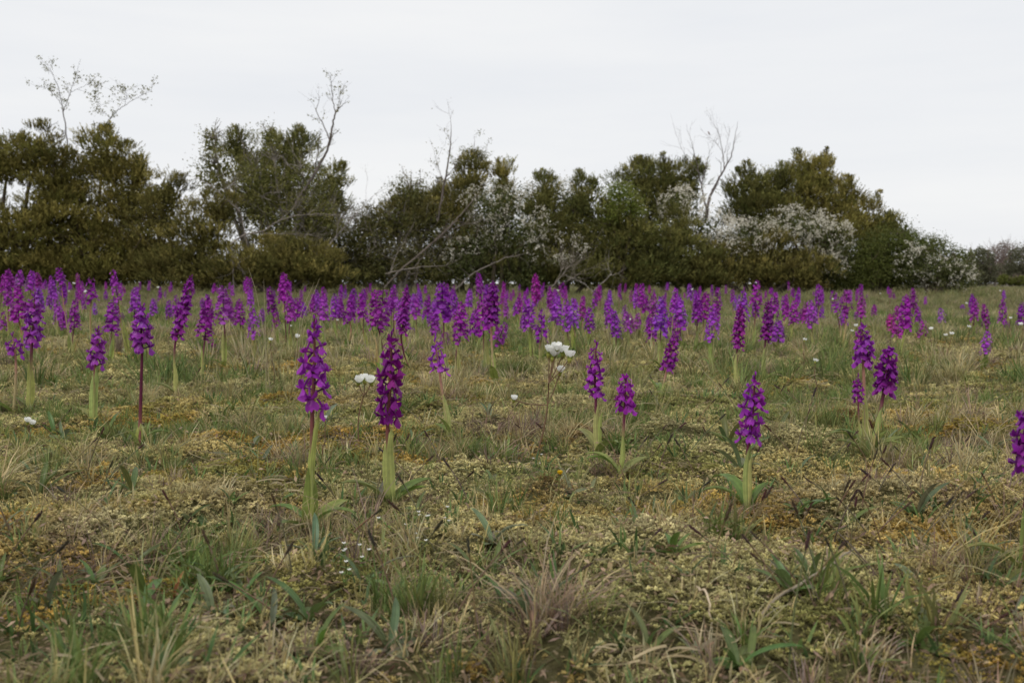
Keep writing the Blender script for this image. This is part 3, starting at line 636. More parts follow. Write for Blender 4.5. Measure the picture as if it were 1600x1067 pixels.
# ------------------------------------------------------------------ bare stems, dead boughs
def bare(name, label, cat, paths, d, C, seed, twig=(6, .5, 1), leaves=0, ltone=BUD, group=None):
    rg = np.random.RandomState(seed); mb = MB(); ends = []
    x0, y0 = paths[0][0][:2]; p0 = np.array(P(x0, y0, d)); root = np.array([p0[0], p0[1], max(0.0, T(p0[0], p0[1]))])
    for pth in paths:
        dep = np.cumsum(rg.normal(0, .06, len(pth))); dep -= dep[0]
        if pth is not paths[0]: dep += rg.normal(0, .05)
        pts = np.array([np.array(P(q[0], q[1], d + dep[k])) for k, q in enumerate(pth)]); rr = np.array([q[2] for q in pth]) * (.72 if cat == 'tree' else .36)
        t = np.linspace(0, len(pth) - 1, 5 * len(pth)); pp = np.stack([np.interp(t, range(len(pth)), pts[:, k]) for k in range(3)], -1)
        pp[1:-1] += rg.normal(0, .008, (len(t) - 2, 3)); pr = np.interp(t, range(len(pth)), rr)
        tube(mb, pp, pr, 5, C)
        for k in range(twig[0]):
            i = rg.randint(len(t) // 4, len(t)); dv = norm(pp[min(i + 1, len(t) - 1)] - pp[max(i - 2, 0)] + rg.normal(0, .045, 3) )
            dv = norm(dv + rg.normal(0, .55, 3) * np.array([1, .7, .8]))
            e = grow(mb, rg, pp[i], dv, twig[1] * rg.uniform(.5, 1.2), max(.004, pr[i] * .4), twig[2], C, .12, 2); ends += list(e[2:])
    o = thing(name, label, cat, root, group)
    for k in range(len(mb.V)): mb.V[k] = mb.V[k] - root
    link('trunk' if cat == 'tree' else 'bough', mb.mesh('trunk', M['bark']), o)
    if leaves and ends:
        e = np.array(ends); p = e[rg.randint(0, len(e), leaves)] + rg.normal(0, .05, (leaves, 3)); mb = MB()
        tt = rg.uniform(0, 1, (leaves, 1))
        kites(mb, p - root, norm(rg.normal(0, 1, (leaves, 3))), rg.uniform(.04, .075, leaves), rg.uniform(.014, .024, leaves), np.array(ltone[0]) * (1 - tt) + np.array(ltone[1]) * tt, rg)
        link('crown', mb.mesh('crown', M['shrub'], False), o)
    return o
TWIG = (.17, .14, .13)
bare('sapling', 'thin forked sapling with tiny leaves standing above the domed juniper', 'tree', [[(112, 300, .03), (107, 240, .028), (101, 190, .022), (97, 165, .018), (92, 140, .013), (80, 112, .008), (72, 98, .004)], [(99, 175, .014), (108, 150, .011), (118, 120, .007), (126, 92, .004)], [(97, 165, .012), (86, 150, .008), (74, 138, .004)], [(110, 145, .008), (135, 133, .006), (160, 135, .004)]], 28.4, (.11, .09, .085), 71, (7, .42, 1), 420)
bare('sapling', 'slanting leafy sapling leaning out over the domed juniper', 'tree', [[(140, 280, .03), (152, 215, .024), (168, 190, .018), (185, 172, .013), (205, 158, .009), (236, 142, .004)], [(172, 185, .011), (158, 170, .007), (150, 156, .004)], [(195, 165, .009), (198, 148, .006), (193, 136, .004)]], 28.6, (.11, .09, .085), 72, (8, .38, 1), 420)
bare('dead_tree', 'tall grey dead tree forking at its tip beside the budding shrub', 'tree', [[(455, 330, .06), (480, 290, .055), (497, 262, .05), (510, 238, .045), (517, 212, .04), (520, 190, .034), (526, 172, .026), (536, 164, .012), (544, 158, .005)], [(524, 176, .022), (520, 158, .016), (518, 138, .011), (516, 114, .005)], [(515, 220, .026), (505, 195, .02), (494, 175, .014), (500, 150, .006)], [(527, 170, .014), (530, 158, .009), (532, 146, .004)], [(492, 268, .02), (497, 235, .014), (500, 205, .007)]], 26.9, (.17, .145, .13), 73, (6, .4, 1), 170)
bare('dead_bough', 'long grey fallen bough arching through the budding shrub', 'branch', [[(360, 382, .06), (380, 368, .055), (410, 362, .05), (432, 347, .045), (460, 337, .04), (500, 334, .03), (540, 338, .016), (560, 345, .007)], [(400, 364, .03), (440, 366, .025), (480, 366, .018), (505, 372, .008)], [(362, 385, .05), (364, 420, .045), (366, 452, .05)]], 25.6, (.22, .19, .165), 74, (12, .7, 2))
bare('dead_bough', 'slanting grey bough leaning against the olive thicket shrub', 'branch', [[(508, 390, .05), (520, 376, .045), (540, 352, .038), (560, 330, .03), (585, 305, .014), (600, 290, .005)], [(525, 372, .025), (528, 350, .018), (532, 335, .008)], [(508, 392, .05), (500, 425, .05), (497, 450, .05)]], 25.9, (.25, .22, .195), 75, (9, .6, 2))
bare('dead_bough', 'grey bent bough curving out of the budding shrub toward the junipers', 'branch', [[(375, 330, .04), (350, 308, .035), (330, 290, .028), (308, 278, .018), (292, 285, .007)], [(340, 300, .02), (362, 290, .014), (370, 275, .006)], [(375, 330, .04), (390, 400, .05), (392, 450, .05)]], 26.2, (.27, .235, .21), 76, (7, .5, 2))
bare('dead_tree', 'thin straight dead stem pointing up beside the narrow bronze juniper', 'tree', [[(684, 345, .05), (692, 300, .045), (698, 270, .035), (704, 225, .022), (705, 195, .008), (702, 178, .003)], [(695, 290, .016), (685, 265, .01), (678, 235, .004)], [(698, 275, .014), (710, 262, .008), (716, 250, .004)]], 28.2, (.15, .125, .11), 77, (9, .45, 1), 120)
bare('sapling', 'pale leaved sapling tip rising behind the narrow bronze juniper', 'tree', [[(745, 300, .025), (744, 262, .02), (741, 235, .014), (741, 212, .005)], [(743, 255, .01), (755, 240, .007), (762, 233, .004)], [(742, 245, .009), (732, 235, .005)]], 29.8, TWIG, 78, (6, .32, 1), 260, ((.20, .21, .10), (.30, .30, .16)))
bare('dead_bough', 'dark leaning trunk propped across the olive thicket shrub', 'branch', [[(600, 450, .06), (630, 418, .07), (665, 390, .075), (700, 358, .07), (725, 330, .05), (750, 300, .02)], [(655, 398, .04), (652, 425, .035), (648, 450, .03)], [(690, 368, .03), (720, 352, .02), (742, 348, .01)]], 27.4, (.17, .14, .12), 79, (8, .6, 2))
bare('dead_bough', 'pale level bough lying low in front of the olive thicket', 'branch', [[(602, 428, .045), (630, 421, .042), (660, 417, .035), (690, 416, .022), (705, 412, .008)], [(640, 420, .03), (634, 440, .03), (632, 455, .03)], [(610, 426, .03), (622, 390, .022), (640, 362, .01)]], 25.8, (.22, .19, .165), 80, (7, .5, 1))
bare('dead_bough', 'pale bough pointing up out of the dry scrub below the hawthorn', 'branch', [[(742, 425, .05), (765, 414, .045), (790, 403, .035), (810, 398, .016), (830, 396, .006)], [(742, 425, .05), (725, 440, .05), (712, 452, .05)]], 25.9, (.22, .19, .165), 81, (6, .5, 1))
bare('dead_bough', 'bleached fallen branch with a raised fork lying on the meadow edge', 'branch', [[(925, 457, .035), (938, 445, .033), (955, 430, .03), (962, 428, .015), (968, 427, .006)], [(955, 430, .022), (952, 420, .016), (950, 412, .007)], [(925, 455, .03), (915, 445, .026), (900, 436, .02), (885, 432, .01)]], 24.6, (.27, .24, .21), 82, (5, .35, 1))
bare('dead_bough', 'heap of grey brushwood twigs at the foot of the dark junipers', 'branch', [[(860, 452, .03), (878, 430, .028), (890, 415, .02), (906, 400, .008)], [(868, 440, .02), (880, 418, .014), (878, 402, .006)], [(850, 448, .02), (885, 440, .016), (905, 428, .007)]], 25.4, (.28, .24, .20), 83, (12, .6, 2))
bt = bare('dead_tree', 'bare many-branched tree rising above the white hawthorn with a bird on it', 'tree', [[(1102, 350, .07), (1106, 322, .065), (1112, 300, .055), (1122, 282, .045), (1132, 265, .036), (1142, 245, .024), (1148, 220, .015), (1153, 190, .005)], [(1132, 265, .024), (1130, 245, .018), (1126, 220, .012), (1118, 198, .006), (1110, 186, .003)], [(1104, 330, .045), (1098, 300, .035), (1092, 270, .024), (1086, 245, .016), (1080, 222, .009), (1072, 194, .003)], [(1096, 290, .024), (1102, 265, .016), (1108, 240, .009), (1112, 230, .004)], [(1090, 268, .016), (1074, 250, .01), (1063, 228, .005), (1058, 214, .003)], [(1127, 235, .009), (1118, 222, .006), (1107, 213, .0035)], [(1128, 250, .012), (1136, 225, .006), (1140, 205, .003)]], 30.0, (.155, .13, .12), 84, (6, .42, 1))
def bird():
    mb = MB(); o_ = P(1108, 209, 30.0)
    prof = [(-.075, .002, .010), (-.05, .006, .012), (-.03, .014, .004), (-.01, .026, 0), (.012, .030, .004), (.030, .024, .014), (.040, .021, .024), (.052, .021, .030), (.063, .015, .031), (.070, .005, .029), (.080, .001, .027)]
    n = 10; V = []; C = []
    for (t, r, lift) in prof:
        for k in range(n):
            a = 2 * math.pi * k / n
            V.append((r * math.cos(a) * (1.6 if t < -.04 else 1), t * .55 - r * math.sin(a) * .3, t * .8 + r * math.sin(a) * .85 + lift * .3))
            C.append((.30, .10, .05) if (t > .0 and t < .06 and math.sin(a) < .3) else (.11, .085, .065))
    i = np.arange(len(prof) - 1)[:, None] * n; j = np.arange(n)[None, :]; j2 = (j + 1) % n
    mb.add(V, np.stack([i + j, i + j2, i + n + j2, i + n + j], -1).reshape(-1, 4), None, np.array(C))
    o = link('bird', mb.mesh('bird', M['feather']), loc=o_); o.rotation_euler = (0, 0, R(60))
    tag(o, 'small rusty breasted bird perched on the bare tree', 'bird')
bird()

# ------------------------------------------------------------------ orchids
def leafgrid(mb, c, dv, side, ln, wd, prof, bend=0., fold=0., nu=3, C=(1, 1, 1), lobes=0., roll=0.):
    """petal: starts at c, runs along dv bending toward bendvec (normal), folded about its axis"""
    c = np.asarray(c, float); dv = norm(np.asarray(dv, float)); side = np.asarray(side, float); side = norm(side - dv * (dv @ side)); nr = np.cross(side, dv)
    nv = len(prof); t = np.linspace(0, 1, nv); u = np.linspace(-1, 1, nu)
    ang = bend * t; cx = np.concatenate([[0], np.cumsum(np.cos(ang[:-1]))]) / (nv - 1) * ln; cz = np.concatenate([[0], np.cumsum(np.sin(ang[:-1]))]) / (nv - 1) * ln
    V = np.zeros((nv, nu, 3)); CC = np.zeros((nv, nu, 3)); C = np.asarray(C, float)
    for a in range(nv):
        for b in range(nu):
            wv = prof[a] * wd * u[b]; l = cx[a] * (1 - lobes * abs(math.sin(u[b] * math.pi * 1.0)) * t[a])
            V[a, b] = c + dv * l + side * wv + nr * (cz[a] + fold * abs(u[b]) ** 1.4 * wd * prof[a])
            CC[a, b] = C
    mb.add(V.reshape(-1, 3), grid_faces(nu, nv), None, CC.reshape(-1, 3)); return mb.n - nu * nv
def make_flower(rg, open_=1.0):
    mb = MB(); mm = .001
    tube(mb, np.array([(0, -.5, -2), (0, 3, -.5), (0, 6.5, 2), (0, 9.5, 3)]) * mm, np.array([1.0, 1.0, .95, 1.2]) * mm, 5, (.55, .6, .45))
    lift = rg.uniform(-1, 2)
    tube(mb, np.array([(0, 9.5, 3), (0, 6, 5.5), (0, 2.5, 7.5 + lift), (0, -.5, 8.5 + lift * 1.6)]) * mm, np.array([1.5, 1.3, 1.1, .8]) * mm, 5, (.85, .8, .85))
    c = np.array([0, 10, 3.2]) * mm; j = lambda s: rg.normal(0, s)
    P1 = [.35, .9, 1, .72, .08]
    leafgrid(mb, c, (j(.1), .10 + j(.1), 1), (1, 0, 0), 7.5 * mm, 2.4 * mm, P1, bend=-1.3, fold=-.4, C=(.85, .8, .85))
    for s in (-1, 1):
        leafgrid(mb, c + np.array([s * .8, 0, 0]) * mm, (s * .35, .35, .9), (1, .3 * s, 0), 6 * mm, 2.2 * mm, P1, bend=-1.2, fold=-.4, C=(.95, .9, .9))
        leafgrid(mb, c + np.array([s * .6, -.6, 0]) * mm, (s * (.75 + j(.15)), -.25 + j(.15), .62 + j(.25)), (.1, -.6, s * .8), 10.5 * mm, 2.9 * mm, P1, bend=s * .5 * (1 if rg.rand() < .6 else -1), fold=.35, C=(1.08, 1.1, 1.08))
    k0 = mb.n
    spread = 6.3 * open_ * rg.uniform(.85, 1.15); fo = rg.uniform(.35, .95) * (1.3 if open_ < .8 else 1)
    leafgrid(mb, c, (j(.08), .62 + j(.15), -.78), (1, 0, 0), 11.5 * mm, spread * mm, [.28, .55, .88, 1.0, .92, .62], bend=.55 + j(.2), fold=-fo, nu=7, C=(1.12, 1.15, 1.08), lobes=.22)
    lipc = mb.C[-1]
    lipc.reshape(6, 7, 3)[0:3, 2:5] *= np.array([1.5, 3.6, 1.35]); lipc.reshape(6, 7, 3)[1, 3] *= np.array([.5, .2, .6])
    lipc.reshape(6, 7, 3)[2, 2] *= np.array([.6, .25, .7]); lipc.reshape(6, 7, 3)[2, 4] *= np.array([.6, .25, .7])
    return mb.mesh('flower', M['petal'])
def make_bud(rg):
    mb = MB(); mm = .001
    tube(mb, np.array([(0, 0, -1), (0, 2, 1.5), (0, 4, 4), (0, 5.5, 7), (0, 6, 9.5)]) * mm, np.array([.8, 1.0, 2.1, 2.0, .5]) * mm, 6, np.array([(.6, .6, .6), (.7, .7, .7), (1, 1, 1), (1.05, 1.1, 1.05), (.9, .9, .9)]))
    return mb.mesh('bud', M['petal'])
FLOWERS = [make_flower(rs, .75 + .1 * k) for k in range(6)]; BUDS = [make_bud(rs) for _ in range(2)]

def small_flower(mb, rg, c, out, s, q):
    up = np.array([0, 0, 1.]); side = norm(np.cross(out, up)); n = norm(out + rg.normal(0, .35, 3)); b = c + out * .006 * s
    C = np.array(q)
    V = [c, b + side * .0016, b - side * .0016]; mb.add(V, None, [[0, 1, 2]], C * .6)
    lip = norm(n * .7 - up * .8); w_ = side * .0062 * s
    m1 = b + lip * .005 * s; m2 = b + lip * .0105 * s
    mb.add([b, m1 + w_ - n * .002, m1 + n * .0012, m1 - w_ - n * .002, m2 + w_ * .75 - n * .003, m2 + n * .0005, m2 - w_ * .75 - n * .003], [[1, 4, 5, 2], [2, 5, 6, 3]], [[0, 1, 2], [0, 2, 3]], np.array([C * np.array([1.3, 2.6, 1.2]), C * 1.1, C * 1.15, C * 1.1, C * 1.15, C * 1.15, C * 1.1]))
    for sg in (-1, 1):
        dv = norm(side * sg * .8 + up * rg.uniform(.2, .9) + n * rg.uniform(-.3, .3)); x = norm(np.cross(dv, n)) * .0026 * s
        mb.add([b, b + dv * .0055 * s + x, b + dv * .0105 * s, b + dv * .0055 * s - x], [[0, 1, 2, 3]], None, C * rg.uniform(.85, 1.25))
    dv = norm(up + n * .5); x = side * .003 * s
    mb.add([b, b + dv * .004 * s + x, b + dv * .007 * s + n * .002, b + dv * .004 * s - x], [[0, 1, 2, 3]], None, C * .85)
def make_spike(rg, n, ln=.12, wid=1.0):
    mb = MB(); tube(mb, [(0, 0, -.004), (0, 0, ln * .6), (0, 0, ln)], (.0018, .0015, .0008), 5, (.4, .5, .35))
    for k in range(n):
        t = (k + rg.uniform(0, .6)) / n; z = ln * t * .97; a = k * 2.39996 + rg.normal(0, .3)
        out = norm(np.array([math.cos(a), math.sin(a), rg.normal(.05, .25)])); s = (1.38 - .62 * max(0, t - .55) / .45) * rg.uniform(.85, 1.15) * wid
        if t > .94: s *= .7
        q = rg.uniform(.8, 1.22)
        small_flower(mb, rg, np.array([0, 0, z]) + out * .007 * s * (1.1 - .5 * t), out, s, (q, q * rg.uniform(.8, 1.3), q))
    return mb.mesh('flower_spike', M['petal'])
SPIKES = [make_spike(rs, n, .12, wd) for n, wd in ((34, 1.05), (40, 1.1), (30, .95), (46, 1.1), (36, 1.15), (26, .9), (42, 1.0), (38, 1.2))]
SPARSE = [make_spike(rs, n, .12, wd) for n, wd in ((16, 1.2), (20, 1.15))]

def stem_colors(t, kind):
    low = np.array([(.40, .40, .13), (.34, .37, .12), (.42, .34, .17), (.30, .12, .10)][kind]); top = np.array([(.15, .028, .065), (.20, .06, .06), (.40, .20, .15), (.11, .015, .045)][kind])
    k = sstep(.38, .72, t)[:, None] if kind != 3 else sstep(.15, .4, t)[:, None]
    return low[None] * (1 - k) + top[None] * k
def make_stem(kind, rg):
    mb = MB(); t = np.linspace(0, 1, 9); b = rg.normal(0, .006, 2)
    pts = np.stack([b[0] * np.sin(t * math.pi), b[1] * np.sin(t * math.pi), t * 1.02 - .02], -1)
    tube(mb, pts, np.linspace(.0033, .0022, 9), 6, stem_colors(t, kind)); return mb.mesh('stem', M['stem'])
STEMS = [make_stem(k, rs) for k in (0, 1, 2, 3, 0, 2, 2, 0)]
def make_leaf_mesh(name, ln, wd, rise, arch, C, nseg=9, fold=.45, spot=0, shape=1.0):
    """basal leaf leaving along +Y, rising then arching over"""
    mb = MB(); t = np.linspace(0, 1, nseg); ang = rise - arch * t ** 1.2
    y = np.concatenate([[0], np.cumsum(np.cos(ang[:-1]))]) * ln / (nseg - 1); z = np.concatenate([[0], np.cumsum(np.sin(ang[:-1]))]) * ln / (nseg - 1)
    pts = np.stack([np.sin(t * 2) * ln * .04, y, z], -1)
    wv = wd * np.clip(np.sin(np.clip(t * .93 + .07, 0, 1) ** shape * math.pi) ** .62, .04, 1); wv[-1] = wd * .05
    blade(mb, pts, wv, (1, 0, 0), fold, 7, C=np.array([C]) * np.linspace(1.15, .92, nseg)[:, None])
    return mb.mesh(name, M['leaf'])
LEAFC = (1, 1, 1)
LEAVES = [make_leaf_mesh('leaf', .10, .0115, 1.0, 1.25, LEAFC), make_leaf_mesh('leaf', .085, .0135, .85, .9, LEAFC), make_leaf_mesh('leaf', .11, .0105, 1.2, 1.9, LEAFC), make_leaf_mesh('leaf', .08, .0145, 1.25, .5, LEAFC)]
SHEATHS = [make_leaf_mesh('sheath_leaf', .12, .0075, 1.52, .06, LEAFC, fold=.9, shape=.75), make_leaf_mesh('sheath_leaf', .12, .009, 1.47, .12, LEAFC, fold=.8, shape=.8)]
LEAF_GREENS = [(.18, .235, .058), (.21, .26, .062), (.14, .205, .052), (.23, .265, .075)]
SHEATH_GREENS = [(.42, .44, .15), (.36, .40, .12), (.46, .42, .18), (.31, .36, .11)]
PURPLES = [(.245, .015, .285), (.215, .013, .260), (.265, .024, .335), (.255, .014, .255), (.195, .010, .222), (.275, .036, .355)]
def oc(o, c): o.color = (c[0], c[1], c[2], 1)
def jit(c, r, a=.12): return tuple(max(0, v * (1 + r.uniform(-a, a))) for v in c)

def add_basal(root, r, n, sc=1.0, az0=None):
    for k in range(n):
        l = link('leaf', r.choice(LEAVES), root); a = r.uniform(0, 6.28) if az0 is None else az0[k]
        l.rotation_euler = (0, 0, a); l.location = (0, 0, -.002); s = sc * r.uniform(.8, 1.2); l.scale = (s, s, s); oc(l, jit(r.choice(LEAF_GREENS), r))

def hero(label, top, bot, base, n, color, r, size=1.0, sheath=None, basal=2, az=None, kind=0, side_w=1.0, buds=3, dist=None, droop=.0, lean_pts=None):
    """orchid with every flower a part. top/bot = ends of the flowering part, base = foot, in photo pixels (foot stands on the turf)"""
    g = ground_px(*base) if dist is None else None
    if dist is not None:
        q = P(base[0], HORIZON, dist); g = Vector((q.x, dist, T(q.x, dist)))
    d = g.y; A = np.array(g); B = np.array(P(*bot, d)); Tt = np.array(P(*top, d + r.uniform(-.01, .01)))
    o = thing('orchid', label, 'orchid', g, 'purple orchids of the meadow')
    loc = lambda p: Vector(p) - g
    ctrl = B - (Tt - B) * .5 * (np.linalg.norm(B - A) / np.linalg.norm(Tt - B)) * .6
    t1 = np.linspace(0, 1, 10)[:, None]; low = (1 - t1) ** 2 * (A - np.array([0, 0, .01])) + 2 * t1 * (1 - t1) * ctrl + t1 ** 2 * B
    t2 = np.linspace(0, 1, 7)[1:, None]; bow = np.array([r.uniform(-.003, .003), r.uniform(-.003, .003), 0]); hi = B * (1 - t2) + Tt * t2 + bow * np.sin(t2 * math.pi)
    pts = np.concatenate([low, hi]); nl = len(low); cum = np.concatenate([[0], np.cumsum(np.linalg.norm(np.diff(pts, axis=0), axis=1))]); tt = cum / cum[-1]
    mb = MB(); rad = np.interp(tt, [0, .5, .75, 1], [.0036, .0031, .0026, .0010]) * size
    tube(mb, pts - A, rad, 8, stem_colors(tt / tt[nl - 1] * .8, kind))
    st = link('stem', mb.mesh('stem', M['stem']), o); oc(st, (1, 1, 1))
    for k in range(n):
        t = ((k + .5) / n) ** .93; p = B * (1 - t) + Tt * t + bow * math.sin(t * math.pi)
        a = k * 2.39996 + r.uniform(-.35, .35)
        s = size * (1.46 - .68 * max(0, t - .5) / .5) * r.uniform(.9, 1.1) * side_w
        isbud = k >= n - buds
        f = link('flower_bud' if isbud else 'flower', r.choice(BUDS if isbud else FLOWERS), o, loc(p))
        pitch = R(r.uniform(-26, 12)) - droop * (1 - t) + (R(25) if t > .8 else 0)
        f.rotation_euler = Euler((pitch, R(r.uniform(-14, 14)), a - math.pi / 2), 'XYZ'); f.scale = (s, s, s)
        oc(f, jit(color, r, .10))
    if sheath:
        for (f0, f1, wd, off, *sc_) in sheath:        # leaf clasping the stem between two shares of the lower stem
            i0, i1 = f0 * (nl - 1), f1 * (nl - 1); s_ = np.linspace(i0, i1, 9); pp = np.stack([np.interp(s_, range(nl), low[:, c]) for c in range(3)], -1) - A
            e = np.linspace(0, 1, 9); pp = pp + np.stack([off * e ** 1.6 + .0022 * np.sin(e * 5 + f1 * 9), np.full(9, -.0038), e * 0], -1)
            mb = MB(); wv = wd * np.clip(np.sin((e * .9 + .1) ** .8 * math.pi) ** .6, .05, 1); wv[-1] = .0004
            blade(mb, pp, wv, (1, .15, 0), -.55, 7, C=np.array([LEAFC]) * np.linspace(1.1, .95, 9)[:, None])
            l = link('sheath_leaf', mb.mesh('sheath_leaf', M['leaf']), o); oc(l, sc_[0] if sc_ else jit(r.choice(SHEATH_GREENS[:2]), r, .08))
    add_basal(o, r, basal, .98, az)
    return o
hr = random.Random(5)
U = math.pi
hero('purple orchid with broad spotted basal leaf and well spaced open flowers', (491, 498), (488, 640), (486, 836), 20, (.30, .026, .375), hr, 1.12, [(.12, .98, .0055, .010), (.0, .46, .0125, -.005, (.19, .235, .055))], 4, [1.4, 4.5, -.6, 2.6], 1, droop=.15)
hero('deep magenta purple orchid with hooded drooping flowers and a pale sheath leaf', (612, 518), (606, 655), (609, 792), 25, (.20, .008, .205), hr, 1.12, [(.0, .85, .0105, .008)], 3, [-1.35, -1.0, 1.9], 1, droop=.55)
hero('small pale violet orchid with a leaning pinkish stem', (679, 524), (687, 584), (704, 684), 12, (.36, .055, .50), hr, 1.05, [(.0, .6, .008, .003)], 2, [.9, 2.1], 2, droop=.2)
hero('slender purple orchid growing beside the big white saxifrage', (932, 534), (931, 624), (934, 712), 18, (.29, .026, .37), hr, 1.02, [(0, .9, .007, .006), (0, .7, .006, .016)], 2, [.6, -2.6], 0, droop=.2)
hero('short orchid with a stubby purple head and curved green basal leaves', (978, 588), (976, 642), (968, 746), 14, (.31, .018, .36), hr, .95, [(0, .55, .005, .0)], 3, [1.25, -1.1, 1.5], 0, droop=.25, buds=1)
hero('purple orchid with a tall pale sheath standing alone on ochre moss', (1180, 586), (1170, 690), (1168, 806), 19, (.29, .026, .37), hr, 1.0, [(0, .95, .0058, .001), (.1, .75, .005, .008)], 4, [-1.6, -1.2, 1.4, .5], 0, droop=.2)
hero('purple orchid tallest of the three growing from one leafy clump', (1346, 508), (1349, 572), (1352, 704), 18, PURPLES[2], hr, 1.12, [(0, .6, .008, .002)], 2, [1.1, 2.4], 2, droop=.2, buds=2)
hero('dense headed purple orchid leaning outward from the leafy clump of three', (1391, 546), (1381, 612), (1358, 716), 26, PURPLES[1], hr, 1.15, [(0, .7, .0075, .003)], 5, [-1.75, -1.45, -.7, 1.2, -2.0], 0, droop=.2, buds=1)
hero('thin little purple orchid shortest in the leafy clump of three', (1341, 585), (1341, 628), (1346, 706), 15, PURPLES[0], hr, .62, [(0, .5, .005, 0)], 1, [2.0], 0)
hero('purple orchid with a long arching strap leaf at its foot', (1612, 624), (1606, 732), (1597, 905), 20, PURPLES[1], hr, 1.0, [(0, .72, .0085, .006, (.20, .25, .07))], 2, [1.45, -2.4], 3, droop=.25)
hero('purple orchid on a bare dark crimson stem with a pink bud tip', (223, 478), (222, 545), (217, 702), 19, PURPLES[5], hr, 1.12, [(0, .22, .009, .002)], 3, [.5, -1.2, 2.2], 3, droop=.3)
hero('loose flowered violet orchid with one pointed green sheath leaf', (153, 513), (149, 572), (146, 662), 14, PURPLES[5], hr, 1.25, [(0, 1.0, .011, .003)], 1, [1.2], 1, droop=.3)
hero('tall violet orchid with pale sheath leaf and crimson upper stem', (54, 460), (50, 532), (46, 642), 22, PURPLES[5], hr, 1.35, [(0, .62, .0115, -.002)], 1, [1.4], 0, droop=.2)
hero('small short headed orchid on a thin reddish stem beside the tall violet one', (20, 521), (24, 556), (20, 646), 9, PURPLES[5], hr, 1.1, None, 1, [2.4], 2, droop=.25)
hero('small purple orchid leaning strongly on a short pinkish stem', (1057, 519), (1042, 578), (1031, 622), 26, PURPLES[0], hr, 1.05, [(0, .5, .007, 0)], 2, None, 2)
hero('dense purple orchid whose pale sheath hides half the stem, beside its twin', (1157, 476), (1152, 543), (1150, 612), 32, PURPLES[3], hr, 1.1, [(0, .85, .0085, .001)], 1, None, 0)
hero('dark purple dense orchid with yellow green stem, beside its twin', (1200, 470), (1196, 532), (1191, 598), 34, PURPLES[4], hr, 1.1, [(0, .8, .009, .002)], 1, None, 0)
hero('long spiked orchid leaning sideways on a dark stem with pale foot', (299, 432), (275, 530), (277, 618), 40, PURPLES[0], hr, 1.15, [(0, .5, .008, .001)], 1, None, 0)
hero('tall orchid with thick dark purple spike and long tan stem', (771, 443), (768, 508), (774, 600), 36, PURPLES[1], hr, 1.35, [(0, .5, .009, 0)], 1, None, 2)
hero('tall orchid on a slim curved crimson stem behind the drooping magenta one', (636, 448), (627, 522), (643, 580), 36, PURPLES[0], hr, 1.2, [(0, .45, .009, .002)], 1, None, 3)

